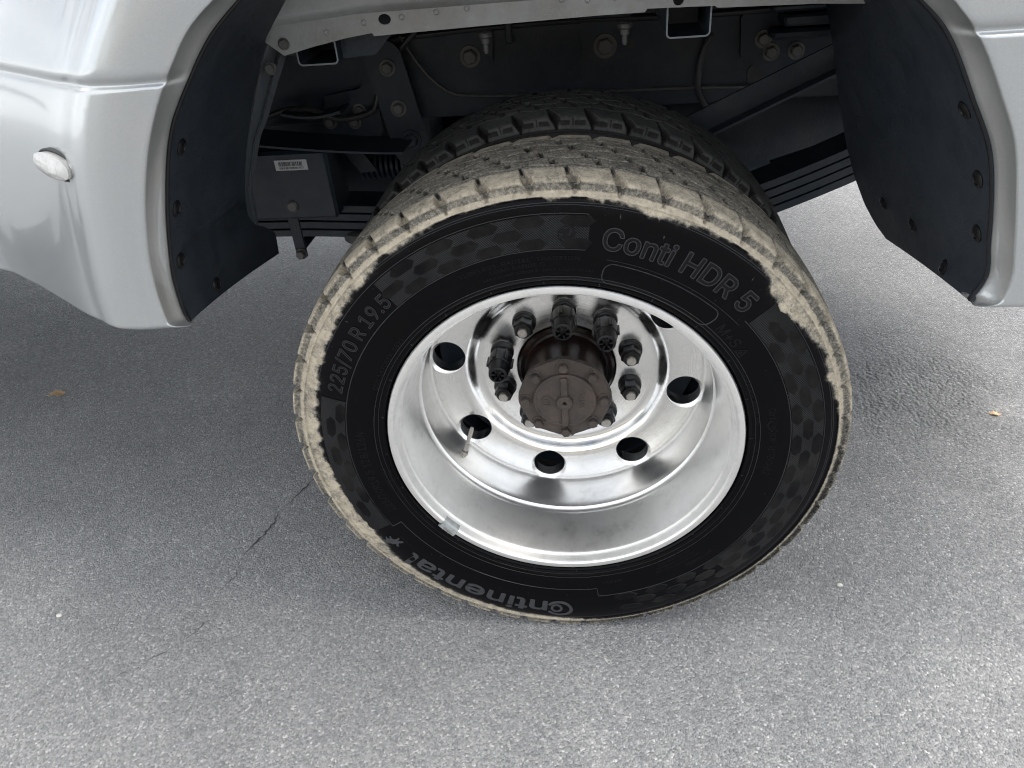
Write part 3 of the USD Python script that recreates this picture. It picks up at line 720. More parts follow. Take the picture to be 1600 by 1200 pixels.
# ---- inner dual tyre, axle, spare ------------------------------------------
wheel2 = xform('/World/pickup_truck/wheel', (0, .262, H))
sv, sf, sm_ = tyre(1400, 22, 118, 8, False, phase=.4)
put(wheel2, 'tyre', (sv, sf), 'old_tyre_rubber', smooth=True, attr={'mud': sm_})
put(wheel2, 'rim', rev([(.25, .02), (.258, .004), (.25, .0), (.24, .02), (.235, .08), (.238, .165), (.252, .172), (.25, .16)], 72, close=True), 'chassis_haze_black', smooth=35)
spare = xform('/World/pickup_truck/spare_wheel', (.84, 1.02, H + .225))
spv = np.stack([sv[:, 0], sv[:, 2], sv[:, 1] - .09], -1)
put(spare, 'tyre', (spv, sf[:, ::-1]), 'old_tyre_rubber', smooth=True, attr={'mud': sm_ * .5})
rv, rf = rev([(.25, .02), (.2, .09), (.05, .09), (.05, .10), (.2, .10), (.25, .16)], 48)
put(spare, 'rim', (np.stack([rv[:, 0], rv[:, 2], rv[:, 1] - .09], -1), rf), 'chassis_haze_black', smooth=35)
put(truck, 'axle', [rev([(.0001, .40), (.075, .40), (.075, .46), (.058, .50), (.055, .95), (.13, 1.0), (.19, 1.08), (.19, 1.2), (.13, 1.28), (.055, 1.33), (.055, 1.75), (.0001, 1.75)], 32), rev([(.0001, .42), (.19, .42), (.19, .50), (.0001, .50)], 48)], 'chassis_haze_black', smooth=35, dz=H)
# the far side's pair of tyres
for yy in (1.66, 1.922):
    w3 = xform('/World/pickup_truck/wheel', (0, yy, H))
    v3, f3 = rev([(.25, .16), (.31, .185), (.37, .182), (.398, .172), (.404, .09), (.398, .006), (.37, -.008), (.31, -.012), (.25, .02)], 64, close=True)
    v3[:, 2] = np.maximum(v3[:, 2], -H + .001)
    put(w3, 'tyre', (v3, f3), 'liner_plastic', smooth=40)
    put(w3, 'rim', rev([(.25, .02), (.24, .06), (.23, .12), (.06, .13), (.06, .14), (.24, .15), (.25, .16)], 48), 'chassis_haze_black', smooth=35)

# ---- rear body: flares left and right of the wheel arch ---------------------
YF = -.060
def interp(tab, z):
    tab = np.array(sorted(tab)); return PchipInterpolator(tab[:, 0], tab[:, 1], extrapolate=True)(z)
def arch(z, s, x0, z0):
    return s * np.sqrt(np.clip(.515 ** 2 - (np.minimum(z, .7149) - .2) ** 2, 0, None)) + (x0 - s * math.sqrt(max(.515 ** 2 - (z0 - .2) ** 2, 0))) * np.clip((.715 - z) / (.715 - z0), 0, 1)
LE = [(.254, -.497), (.285, -.4965), (.319, -.493), (.393, -.474), (.460, -.447), (.509, -.419), (.559, -.381), (.590, -.352), (.614, -.318)]
LI = [(.257, -.489), (.295, -.487), (.350, -.475), (.422, -.452), (.487, -.423), (.537, -.385), (.578, -.348), (.610, -.306)]
RE = [(.250, .509), (.275, .512), (.320, .503), (.366, .491), (.430, .471), (.480, .444), (.541, .404), (.570, .376)]
RI = [(.250, .495), (.274, .501), (.310, .493), (.356, .483), (.416, .465), (.474, .432), (.543, .387), (.567, .361)]
LR = [(.240, -.5665), (.259, -.566), (.376, -.545), (.467, -.520), (.546, -.480), (.621, -.424), (.70, -.36), (.80, -.28)]
def edge(tab, z, s):
    tab = sorted(tab); z1 = tab[-1][0]
    return np.where(z <= z1, interp(tab, np.clip(z, tab[0][0], z1)), arch(z, s, tab[-1][1], z1))
zr = np.unique(np.concatenate([np.linspace(.236, .256, 9), np.linspace(.256, .52, 34), np.linspace(.52, .56, 33), np.linspace(.56, .715, 24), np.linspace(.715, 1.02, 12)]))
def crease(z):
    a = (z - .541)
    return .0055 * np.exp(-(np.clip(a, -1, 0) / .0028) ** 2) * (a <= 0) + .0055 * np.exp(-(a / .0075) ** 2) * (a > 0)
def top_round(z):
    return .10 * np.clip((z - .64) / .3, 0, 1) ** 2
def flare(s, E, I, ridge, xs_out):
    """a grid of rows by height; columns from the lip's inner edge outwards. ridge: x by height or None"""
    rows = []
    for z in zr:
        xe, xi = float(edge(E, z, s)), float(edge(I, z, s))
        tip = np.clip((.2545 - z) / (.2545 - .236), 0, 1) ** 1.6     # the lip's lower corner rolls in
        xe += -s * .016 * tip; xi += -s * .004 * tip
        k = crease(z); ty = top_round(z); roll = .022 * np.clip((.252 - z) / .016, 0, 1) ** 2
        c = [(xi, -.030), (xi + s * .0008, -.0345)]
        for q in np.linspace(0, 1, 6):                              # lip return, gently rounded
            c.append((xi + (xe - xi) * q + s * .0010 * math.sin(q * PI), -.0352 + (YF + .0022 + .0352) * q + k * q))
        c += [(xe + s * .0008, YF - .0002 + k), (xe + s * .0024, YF - .0014 + k), (xe + s * .006, YF - .0020 + k), (xe + s * .011, YF - .0023 + k)]
        if ridge is not None:
            xr = float(interp(ridge, z))
            xr = min(xr, xe - .03)
            for q in np.linspace(.15, 1, 10):
                c.append((xe + (xr - xe) * q - .011 * (1 - q), YF - .0025 - .0035 * math.sin(q * PI) + k))
            # past the ridge the flare turns in, dips, and runs back to the bed side
            for dx, dy in ((.008, .0012), (.016, .0050), (.025, .0110), (.034, .0175), (.044, .0235), (.058, .031), (.080, .0455), (.110, .067), (.15, .095), (.20, .130), (.27, .175), (.36, .215), (.5, .235), (1.05, .238)):
                c.append((xr - dx, YF + dy + k * .8))
        else:
            for q in xs_out:
                c.append((max(q, xe + .016), YF - .0028 - .0030 * math.sin(min(1, (q - .5) / .5) * PI) * (q < 1) + (0 if q < 1.0 else (q - 1.0) * .6) + k))
        tuck = (.02 * max(0.0, .541 - z) if s > 0 else 0.0)
        rows.append([(x, y + ty + roll + tuck, z) for x, y in c])
    P = np.array(rows)
    # under-roll along the bottom edge
    wc = np.clip((np.arange(P.shape[1]) - 9) / 4, 0.02, 1)[None, :]
    low = P[:1].copy(); low2 = low.copy(); low2[..., 1] += .012 * wc; low2[..., 2] += -.0015 * wc
    low3 = low2.copy(); low3[..., 1] += .03 * wc; low3[..., 2] += .012 * wc
    return np.concatenate([low3, low2, P], 0)
PL = flare(-1, LE, LI, LR, None)
# the lower edge lifts towards the front
nn = PL.shape[1]
fl1 = put(truck, 'fender_flare', sheet(PL, .003, True, (-.002, .003, .001)), 'silver_paint', smooth=35, dz=H, label='front half of the silver rear wheel flare, with a clear marker lamp')
PR = flare(1, RE, RI, None, [.535, .56, .60, .65, .70, .76, .82, .88, .94, 1.0, 1.06, 1.14, 1.24])
fl2 = put(truck, 'fender_flare', sheet(PR, .003, False, (.002, .003, .001)), 'silver_paint', smooth=35, dz=H, label='rear half of the silver rear wheel flare')

# marker lamp set into the front flare
lc = np.array([-.572, -.0350, .4540])
ln = np.array([-.30, -.94, .14]); ln /= np.linalg.norm(ln)
la = np.cross(ln, [0, 0, 1]); la /= np.linalg.norm(la); lb = np.cross(la, ln)
tilt = math.radians(16)
lx = math.cos(tilt) * la + math.sin(tilt) * lb; ly = -math.sin(tilt) * la + math.cos(tilt) * lb
if lx[0] > 0: lx = -lx
def lamp_loft(stack, n=40):
    tt = np.arange(n) / n * 2 * PI
    P = []
    for (a, b, h, e) in stack:
        ce, se = np.cos(tt), np.sin(tt)
        P.append(lc + (np.sign(ce) * np.abs(ce) ** e * a)[:, None] * lx + (np.sign(se) * np.abs(se) ** e * b)[:, None] * ly + ln * h)
    v, f = grid(np.stack(P, 1), closed_u=True)
    m = trimesh.Trimesh(v, f, process=False)
    return (v, f) if np.mean(np.einsum('ij,ij->i', m.face_normals, m.triangles_center - lc)) > 0 else (v, f[:, ::-1])
put(fl1, 'lamp_gasket', lamp_loft([(.0300, .0170, -.02, .9), (.0300, .0170, .0030, .9), (.0284, .0156, .0042, .9), (.0264, .0138, .0030, .9), (.0285, .0125, -.01, .9)]), 'dark_gasket', smooth=35, dz=H)
put(fl1, 'lamp_reflector', lamp_loft([(.0001, .0001, .0030, .9), (.010, .006, .0020, .9), (.020, .012, .0050, .9), (.0280, .0120, .0075, .9), (.0284, .0122, -.004, .9)]), 'lamp_reflector', smooth=35, dz=H)
put(fl1, 'lamp_lens', lamp_loft([(.0260, .0136, -.004, .85), (.0260, .0136, .0085, .85), (.0270, .0134, .0115, .85), (.0185, .0090, .0140, .85), (.009, .005, .0150, .9), (.0001, .0001, .0152, .9)]), 'clear_lens', smooth=40, dz=H)
rib = []
for q in (-.010, .002, .014):
    rib.append(tube([lc + lx * q + ly * w + ln * (.0125 - abs(w) * .2) for w in np.linspace(-.0080, .0080, 7)], .0006, 6))
put(fl1, 'lamp_rib', rib, 'lamp_reflector', smooth=True, dz=H)

# ---- wheel arch liners and mud flaps -----------------------------------------
def ruled(outer, inner, n=40, m=14, bow=0.0):
    """surface between two polylines (x, y, z) of equal meaning from top to bottom"""
    def res(p):
        p = np.array(p, float); s = np.r_[0, np.cumsum(np.linalg.norm(np.diff(p, axis=0), axis=1))]; t = np.linspace(0, 1, n) * s[-1]
        return np.stack([np.interp(t, s, p[:, k]) for k in range(3)], -1)
    A, B = res(outer), res(inner); q = np.linspace(0, 1, m)[None, :, None]
    P = A[:, None] * (1 - q) + B[:, None] * q
    P[..., 0] += bow * np.sin(q[..., 0] * PI)
    return P
zl = np.linspace(.71, .2395, 44)
Lo = [(float(edge(LI, z, -1)) + .0015 + (.004 * np.clip((.256 - z) / .02, 0, 1)), -.0325 + top_round(z), z) for z in zl]
Li = [(-.02, .205, .712), (-.15, .205, .69), (-.25, .205, .655), (-.34, .205, .590), (-.385, .205, .54), (-.425, .205, .465), (-.453, .205, .40), (-.466, .205, .365), (-.478, .205, .325), (-.483, .205, .290), (-.478, .209, .274), (-.474, .225, .266), (-.470, .245, .250), (-.470, .255, .240), (-.4735, .255, .205)]
PLn = ruled(Lo, Li, 64, 16, -.006)
flap1 = put(truck, 'mud_flap', sheet(PLn, .004, False), 'liner_plastic', smooth=40, dz=H, label='black plastic flap ahead of the wheel')
Ro = [(float(edge(RI, z, 1)) - .0015 - (.004 * np.clip((.256 - z) / .02, 0, 1)), -.0325 + top_round(z) + .02 * max(0.0, .541 - z), z) for z in zl]
Ri = [(.02, .40, .712), (.15, .41, .69), (.27, .42, .64), (.355, .42, .575), (.395, .42, .51), (.418, .42, .44), (.437, .42, .37), (.463, .42, .29), (.486, .42, .235), (.508, .412, .19), (.528, .40, .158), (.545, .385, .137)]
PRn = ruled(Ro, Ri, 64, 16, .003)
flap2 = put(truck, 'mud_flap', sheet(PRn, .004, True), 'liner_plastic', smooth=40, dz=H, label='larger black plastic flap behind the wheel')
# raised hem along the outer edge of each flap, and push pins
def hem(P, off, parent):
    e = P[:, 0] * .93 + P[:, 1] * .07
    put(parent, 'flap_hem', tube(e[14:] + np.array([off, 0, 0]), .0022, 6), 'black_plastic', smooth=True, dz=H)
hem(PLn, .0, flap1); hem(PRn, -.0, flap2)
def cam_px(p):
    d = np.asarray(p) + [0, 0, H] - CAM; z = d @ f_
    return np.stack([800 + FPX * (d @ r_) / z, 600 - FPX * (d @ u_) / z], -1)
def pins(P, at, s, parent):
    for i, j in at:
        i0, j0 = int(i), int(j); fi, fj = i - i0, j - j0
        p = (P[i0, j0] * (1 - fi) + P[i0 + 1, j0] * fi) * (1 - fj) + (P[i0, j0 + 1] * (1 - fi) + P[i0 + 1, j0 + 1] * fi) * fj
        n = np.cross(P[i0 + 1, j0] - P[i0, j0], P[i0, j0 + 1] - P[i0, j0]); n /= np.linalg.norm(n)
        if n[0] * s < 0: n = -n
        a = np.cross(n, [0, 1, 0]); a /= np.linalg.norm(a); b = np.cross(n, a); tt = np.arange(18) / 18 * 2 * PI
        R = [(.0105, 0), (.0105, .0012), (.0088, .0030), (.0060, .0036), (.0056, .0022), (.0001, .0022)]
        Q = np.stack([p + rr * (np.cos(tt)[:, None] * a + np.sin(tt)[:, None] * b) + n * hh for rr, hh in R], 1)
        v, f = grid(Q, closed_u=True)
        mm = trimesh.Trimesh(v, f, process=False)
        if np.mean(mm.face_normals @ n) < 0: f = f[:, ::-1]
        put(parent, 'push_pin', (v, f), 'black_plastic', smooth=35, dz=H)
PINS_L = [(42, 2.2), (49, 1.6), (55.5, 1.5), (61.5, 5)]
PINS_R = [(42, 1), (49.5, 1), (55.5, 1), (61.5, 4.2), (58, 8), (56.5, 11.5)]
pins(PLn, PINS_L, 1, flap1); pins(PRn, PINS_R, -1, flap2)

# ---- bed: floor, inner side with its stamped flange, closed wheel house ---------
def flange_poly():
    low = [(-.372, .513), (-.33, .5215), (-.28, .530), (-.2435, .534), (-.2415, .5300), (-.10, .5335), (.06, .5365), (.118, .5365), (.121, .5405), (.206, .5385), (.209, .5360), (.33, .5330), (.40, .5285), (.47, .52)]
    up = [(.60, .66), (-.46, .66), (-.44, .60), (-.405, .54)]
    return Polygon(low + up)
fp = flange_poly()
for (px, pz, rx, rz) in ((-.2235, .5495, .0085, .0065), (.160, .5485, .0068, .0068)):
    fp = fp.difference(affinity.scale(Point(px, pz).buffer(1.0, 12), rx, rz))
sill = put(truck, 'bed_sill', extr(fp, .220, .2225), 'galvanised_steel', smooth=False, dz=H, label='bare galvanised flange of the bed side above the wheel')
# stamped step above the flange
stepP = []
for x in np.linspace(-.42, .56, 50):
    zz = .5615 + .006 * (x + .42) - .010 * np.clip((-.26 - x) / .16, 0, 1)
    stepP.append([(x, .2195, zz - .004), (x, .2165, zz - .0015), (x, .2125, zz + .003), (x, .2085, zz + .010), (x, .2075, zz + .030), (x, .2075, .668)])
put(sill, 'stamped_step', grid(np.array(stepP), True), 'galvanised_steel', smooth=50, dz=H)
for px, pz in ((-.305, .5385), (-.252, .5470), (-.200, .5505), (-.153, .5535), (-.112, .5555), (.012, .5580), (.045, .5555), (.080, .5555), (.124, .5570), (.195, .5575), (.224, .557), (.27, .556), (.315, .553)):
    tt = np.arange(16) / 16 * 2 * PI
    put(sill, 'spot_weld', rev([(.0042, .2202), (.0040, .2192), (.0033, .2190), (.0026, .2196), (.0001, .2197)], 14) if False else shifted(rev([(.0043, .2202), (.0040, .2191), (.0033, .2189), (.0025, .2197), (.0001, .2198)], 14), (px, 0, pz)), 'galvanised_steel', smooth=40, dz=H)
put(truck, 'bed_floor', [box(-1.35, 1.15, .224, 2.0, .60, .612)], 'chassis_haze_black', smooth=False, dz=H)
# wheel house above the tyre
whP = np.array([[(x, -.02, .40 + .312 * 1.0), (x, .06, .70), (x, .215, .668)] for x in np.linspace(-.62, .62, 8)])
put(truck, 'wheel_house', sheet(whP, .003, True), 'chassis_haze_black', smooth=False, dz=H)
for yb in (.238, 1.96):
    put(truck, 'bed_wall', box(-1.35, 1.15, yb, yb + .05, .66, 1.03), 'silver_paint', smooth=False, dz=H)
put(truck, 'tailgate', rbox(1.15, 1.21, .22, 2.02, .42, 1.03, .01), 'silver_paint', smooth=False, dz=H)
put(truck, 'front_bed_wall', box(-1.38, -1.35, .22, 2.02, .40, 1.05), 'silver_paint', smooth=False, dz=H)
# cab ahead of the bed (outside the picture, but it stands there and shades the ground)
cabp = Polygon([(-1.42, .15), (-1.42, .95), (-1.52, 1.52), (-1.75, 1.58), (-2.9, 1.56), (-3.55, 1.05), (-4.75, .95), (-4.85, .2), (-4.3, .15)])
put(truck, 'cab', extr(cabp, .22, 2.02), 'silver_paint', smooth=False, dz=H)
for a, b in (((-1.62, 1.0), (-2.35, 1.48)), ((-2.45, 1.0), (-3.05, 1.48))):
    put(truck, 'side_window', rbox(b[0], a[0], .212, .218, a[1], b[1], .002), 'window_glass', smooth=False, dz=H)
for yy in (.30, 1.72):
    w4 = xform('/World/pickup_truck/wheel', (-3.95, yy, H))
    put(w4, 'tyre', (v3 * [1, 1, 1], f3), 'liner_plastic', smooth=40)
    put(w4, 'rim', rev([(.25, .02), (.24, .03), (.2, .03), (.06, .01), (.001, .01)], 48), 'polished_aluminium', smooth=35)
# far bed side flare
put(truck, 'far_flare', [box(-.95, -.49, 1.99, 2.2, .25, 1.0), box(.5, 1.15, 1.99, 2.2, .25, 1.0), box(-.49, .5, 1.99, 2.2, .66, 1.0)], 'silver_paint', smooth=False, dz=H)

# ---- cross members: pressed channels whose cut ends look out under the flange -----
def channel(x0, x1, z0, z1, y0, y1, t=.0022, r=.007):
    o = sbox(x0 + r, z0 + r, x1 - r, z1 + .03).buffer(r); i = o.buffer(-t)
    o = o.intersection(sbox(-9, -9, 9, z1)); i = i.intersection(sbox(-9, -9, 9, z1 + .1))
    return extr(o.difference(i), y0, y1), extr(o.difference(i), y0 - .0006, y0)
for (x0, x1, z0, z1) in ((-.362, -.303, .4945, .545), (.1475, .2055, .4995, .555)):
    a, b = channel(x0, x1, z0, z1, .2400, 1.95)
    cm = put(truck, 'cross_member', a, 'chassis_haze_black', smooth=30, dz=H)
    put(cm, 'cut_edge', b, 'cut_edge', smooth=False, dz=H)
    put(cm, 'end_web', box(x0 + .006, x1 - .006, .33, .333, z0 + .004, z1), 'chassis_haze_black', smooth=False, dz=H)
# gusset beside the front channel
put(truck, 'gusset', extr(Polygon([(-.303, .55), (-.20, .55), (-.255, .50), (-.303, .4975)]), .262, .265), 'chassis_haze_black', smooth=False, dz=H)

# ---- frame rail with its plates and bolts --------------------------------------
rail = put(truck, 'frame_rail', [rbox(-3.9, 1.15, .620, .627, .318, .505, .003), rbox(-3.9, 1.15, .627, .70, .3175, .3245, .002), rbox(-3.9, 1.15, .627, .70, .4985, .5055, .002)], 'chassis_haze_black', smooth=30, dz=H)
put(truck, 'frame_rail', [rbox(-3.9, 1.15, 1.62, 1.627, .318, .505, .003), rbox(-3.9, 1.15, 1.55, 1.62, .3175, .3245, .002)], 'chassis_haze_black', smooth=30, dz=H)
put(truck, 'crossbeam', box(-.75, -.68, .70, 1.55, .41, .49), 'chassis_haze_black', smooth=False, dz=H)
put(truck, 'crossbeam', box(.62, .70, .70, 1.55, .36, .47), 'chassis_haze_black', smooth=False, dz=H)
def plate(poly, y0, y1, name='frame_plate'):
    return put(truck, name, extr(poly, y0, y1), 'chassis_haze_black', smooth=30, dz=H)
# tall bumper bracket with three bolts
tall = LineString([(-.333, .432), (-.303, .268)]).buffer(.036)
br = plate(tall, .588, .5995, 'bump_stop_bracket')
for x, z, r in ((-.327, .420, .0105), (-.318, .347, .0105), (-.303, .286, .0135)):
    put(br, 'bolt', hexbolt(x, .588, z, r, .010, .3, 1.55), 'bolt_steel' if r < .012 else 'chassis_haze_black', smooth=30, dz=H)
# three-bolt hanger plate on the left with a curved shelf
hp = Polygon([(-.46, .365), (-.39, .375), (-.365, .40), (-.372, .30), (-.40, .285), (-.47, .30)]).buffer(.008)
hb = plate(hp, .606, .6195, 'hanger_plate')
for x, z in ((-.4005, .3425), (-.4145, .3225), (-.4635, .3245)):
    put(hb, 'bolt', hexbolt(x, .606, z, .0095, .010, .5, 1.5), 'bolt_steel', smooth=30, dz=H)
sh = np.array([[(x, y, .362 - .012 * math.cos((x + .475) * 22) + (.60 - y) * .02) for y in (.545, .57, .606)] for x in np.linspace(-.535, -.42, 14)])
put(hb, 'shelf', sheet(sh, .005, False), 'chassis_haze_black', smooth=40, dz=H)
put(hb, 'tab', extr(Polygon([(-.46, .285), (-.425, .29), (-.385, .225), (-.42, .222)]), .600, .604), 'chassis_haze_black', smooth=False, dz=H)
# rear three-bolt plate with its stacked pads
rp = plate(Polygon([(.315, .46), (.375, .47), (.425, .44), (.415, .372), (.36, .375), (.32, .40)]).buffer(.006), .608, .6195, 'hanger_plate')
for x, z in ((.3505, .4255), (.3660, .4030), (.4095, .4030)):
    put(rp, 'bolt', hexbolt(x, .608, z, .0105, .011, .35, 1.5), 'bolt_steel', smooth=30, dz=H)
put(rp, 'pad', [rbox(.37, .47, .55, .606, .452, .470, .004), rbox(.355, .46, .56, .606, .430, .446, .005), rbox(.35, .45, .555, .606, .474, .486, .004)], 'chassis_haze_black', smooth=30, dz=H)
# loose bolts with welded bosses
for x, z, r in ((-.1745, .4265, .0135), (.073, .4300, .0145)):
    bp = plate(Polygon([(x - .04, z + .05), (x + .04, z + .05), (x + .035, z - .01), (x, z - .032), (x - .035, z - .01)]).buffer(.006), .610, .6195)
    put(bp, 'bolt', hexbolt(x, .610, z, r, .012, .2, 1.5), 'bolt_steel', smooth=30, dz=H)
plate(Polygon([(-.10, .500), (.04, .503), (.04, .462), (-.10, .462)]).buffer(.004), .612, .6195)
put(rail, 'punched_hole', extr(affinity.rotate(affinity.scale(Point(.345, .362).buffer(1, 10), .014, .019), 20), .6175, .6198), 'black_ink', smooth=False, dz=H)
put(rail, 'punched_hole', extr(Point(.118, .430).buffer(.0085, 10), .6178, .6198), 'black_ink', smooth=False, dz=H)
# hanging screws under the flange
for x in (-.102, .096):
    put(truck, 'hanging_screw', [rev([(.0001, 0), (.011, 0), (.012, .006), (.0001, .006)], 16), rev([(.0001, -.001), (.0055, -.001), (.0055, -.022), (.0035, -.026), (.0001, -.026)], 12)] if False else
        [(lambda v, f: (np.stack([v[:, 0] + x, v[:, 2] + .30, v[:, 1] + .505], -1), f))(*rev([(.0001, .008), (.010, .008), (.011, .003), (.007, .001), (.0065, -.006), (.004, -.007), (.004, -.016), (.0025, -.020), (.0001, -.020)], 16))], 'bolt_steel', smooth=30, dz=H)

# ---- inner strut of the front arch, fender brace -----------------------------
braceL = [(-.400, .232, .535), (-.426, .24, .493), (-.446, .24, .450), (-.467, .24, .405), (-.480, .24, .367), (-.500, .24, .315), (-.503, .24, .25)]
braceR = [(-.352, .228, .535), (-.376, .24, .516), (-.403, .245, .474), (-.435, .25, .422), (-.454, .25, .395), (-.488, .25, .317), (-.495, .25, .25)]
strP = ruled(braceL, braceR, 24, 9)
strP[..., 1] += np.array([0, -.006, -.010, -.008, .002, .004, -.004, -.008, .010])[None] * np.linspace(1, .4, 24)[:, None]
put(truck, 'arch_brace', sheet(strP, .0025, False), 'grey_filler', smooth=25, dz=H)
for x, z in ((-.369, .528), (-.397, .498)):
    put(truck, 'clip', hexbolt(x, .222, z, .0065, .007, .2, 1.4), 'bolt_steel', smooth=30, dz=H)

# ---- leaf springs --------------------------------------------------------------
ls = xform('/World/pickup_truck/leaf_spring')
def leaf(pts, y0, y1, t):
    p = np.array(pts, float); n = np.gradient(p, axis=0); n /= np.linalg.norm(n, axis=1, keepdims=True); n = np.stack([-n[:, 1], n[:, 0]], -1)
    up, dn = p + n * t / 2, p - n * t / 2
    P = []
    for a, b in zip(up, dn):
        P.append([(a[0], y0, a[1] - .001), (a[0], y0 + .002, a[1]), (a[0], y1 - .002, a[1]), (a[0], y1, a[1] - .001), (b[0], y1, b[1] + .001), (b[0], y1 - .002, b[1]), (b[0], y0 + .002, b[1]), (b[0], y0, b[1] + .001), (a[0], y0, a[1] - .001)])
    return grid(np.array(P))
fx = np.linspace(-1.15, -.05, 24); rx = np.linspace(.02, .95, 24)
for k in range(4):
    xs = fx[fx > [-1.2, -.95, -.74, -.66][k]]
    z = .158 + .018 - .0178 * k - .03 * np.clip((xs + .55) / .5, 0, 1) + .10 * np.clip((-xs - .6) / .6, 0, 1) ** 1.5
    put(ls, 'leaf', leaf(np.stack([xs, z], -1), .540, .625, .0150), 'chassis_haze_black', smooth=25, dz=H)
for k in range(4):
    xs = rx[rx < [1.0, .95, .80, .62][k]]
    z = .115 - .0185 * k + .36 * np.clip(xs - .16, 0, None) + .30 * np.clip(xs - .35, 0, None) ** 2
    put(ls, 'leaf', leaf(np.stack([xs, z], -1), .52, .60, .0150), 'chassis_haze_black', smooth=25, dz=H)
cl = [rbox(-.572, -.548, .538, .543, .070, .192, .002), rbox(-.572, -.548, .538, .63, .188, .193, .002), rbox(-.572, -.548, .538, .63, .086, .092, .002)]
put(ls, 'spring_clip', cl, 'chassis_haze_black', smooth=30, dz=H)
put(ls, 'clip_bolt', hexbolt(-.560, .538, .078, .0095, .012, .2, 1.3), 'bolt_steel', smooth=30, dz=H)
put(ls, 'clip_slot', extr(affinity.scale(Point(-.560, .135).buffer(1, 8), .003, .006), .5370, .5382), 'black_ink', smooth=False, dz=H)
put(truck, 'bump_pad', [(lambda v, f: (np.stack([v[:, 0] - .428, v[:, 2] + .57, v[:, 1] + .105], -1), f))(*rev([(.0001, -.012), (.036, -.012), (.042, -.006), (.042, .010), (.036, .016), (.0001, .016)], 28))], 'dark_gasket', smooth=35, dz=H)
# diagonal brace to the rear, and its short companion
def bar(p0, p1, h, y0, y1):
    p0, p1 = np.array(p0), np.array(p1); d = p1 - p0; d /= np.linalg.norm(d); n = np.array([-d[1], d[0]]) * h / 2
    return extr(Polygon([p0 + n, p0 - n, p1 - n, p1 + n]), y0, y1)
put(truck, 'diagonal_brace', [bar((.17, .284), (.70, .526), .042, .5, .506), bar((.17, .264), (.70, .506), .004, .47, .5)], 'chassis_haze_black', smooth=False, dz=H)
put(truck, 'short_link', bar((.395, .190), (.53, .232), .022, .60, .63), 'chassis_haze_black', smooth=False, dz=H)
put(truck, 'muffler', rbox(.16, .66, .72, 1.05, .120, .345, .05), 'chassis_haze_black', smooth=50, dz=H)
put(truck, 'exhaust_pipe', tube([(-.9, .95, .22), (.1, .92, .22), (.16, .9, .22)], .035, 16), 'chassis_haze_black', smooth=True, dz=H)
put(truck, 'fuel_tank', rbox(-1.7, -.30, .715, 1.50, .10, .40, .04), 'chassis_haze_black', smooth=50, dz=H)

def hose(name, pts, r, m='dark_gasket'):
    p = np.array(pts, float); q = PchipInterpolator(np.linspace(0, 1, len(p)), p)(np.linspace(0, 1, 40))
    put(truck, name, tube(q, r, 8), m, smooth=True, dz=H)
hose('brake_hose', [(-.58, .58, .345), (-.50, .575, .36), (-.43, .58, .335), (-.37, .585, .345), (-.345, .60, .40), (-.27, .605, .475)], .006)
hose('wire_loom', [(-.62, .60, .46), (-.45, .605, .452), (-.25, .612, .468), (.0, .614, .474), (.25, .612, .470), (.5, .60, .48)], .0055)
hose('brake_line', [(-.30, .606, .47), (-.20, .610, .36), (-.05, .614, .352), (.18, .614, .350), (.36, .612, .345), (.5, .6, .36)], .003, 'bolt_steel')
hose('axle_hose', [(.26, .612, .44), (.24, .60, .36), (.28, .62, .27), (.22, .68, .18)], .006)
for x_ in (-.40, -.10, .22):
    put(truck, 'line_clip', rbox(x_ - .006, x_ + .006, .604, .6195, .444, .482, .002), 'chassis_haze_black', smooth=30, dz=H)

# ---- box with the printed label ------------------------------------------------
bx = put(truck, 'tank_bracket', [rbox(-.625, -.45, .505, .60, .165, .300, .006)], 'chassis_haze_black', smooth=30, dz=H)
stx0, stx1, stz0, stz1 = -.5535, -.4895, .2645, .2845
put(bx, 'paper_label', rbox(stx0, stx1, .5036, .5046, stz0, stz1, .0004), 'white_label', smooth=False, dz=H)
bars = []; x = stx0 + .008
while x < stx1 - .010:
    w = rng.choice([.0005, .0009, .0014]); bars.append(box(x, x + w, .5030, .50345, stz0 + .0085, stz0 + .0165)); x += w + rng.choice([.0007, .0011, .0016])
put(bx, 'barcode', bars, 'black_ink', smooth=False, dz=H)
lt = meshkit.text_mesh('0002 BD 950008 3F37', .0034, .0004, True); lv = np.array(lt.vertices); lv[:, 0] *= .048 / lv[:, 0].max()
put(bx, 'label_print', (np.stack([stx0 + .008 + lv[:, 0], .5034 - lv[:, 2], stz0 + .0030 + lv[:, 1]], -1), np.array(lt.faces)), 'black_ink', smooth=False, dz=H)
put(bx, 'plug', shifted(rev([(.0001, .500), (.008, .500), (.0115, .5025), (.0125, .506), (.014, .506), (.014, .510)], 24), (-.539, 0, .193)), 'bolt_steel', smooth=30, dz=H)
put(truck, 'shield_edge', sheet(np.array([[(x, y, .322 - .045 * (x + .62) - .03 * math.sin((x + .62) * 5) * 0.6) for y in (.50, .56, .60)] for x in np.linspace(-.60, -.30, 16)]), .004, False), 'chassis_haze_black', smooth=40, dz=H)
boot = []
for k in range(9):
    boot += [(.020, k * .011), (.028, k * .011 + .003), (.028, k * .011 + .008)]
put(truck, 'ribbed_boot', (lambda v, f: (np.stack([v[:, 1] - .43, v[:, 0] + .64, v[:, 2] + .225], -1), f))(*rev([(.0001, -.001)] + boot + [(.0001, .10)], 24)), 'chassis_haze_black', smooth=20, dz=H)

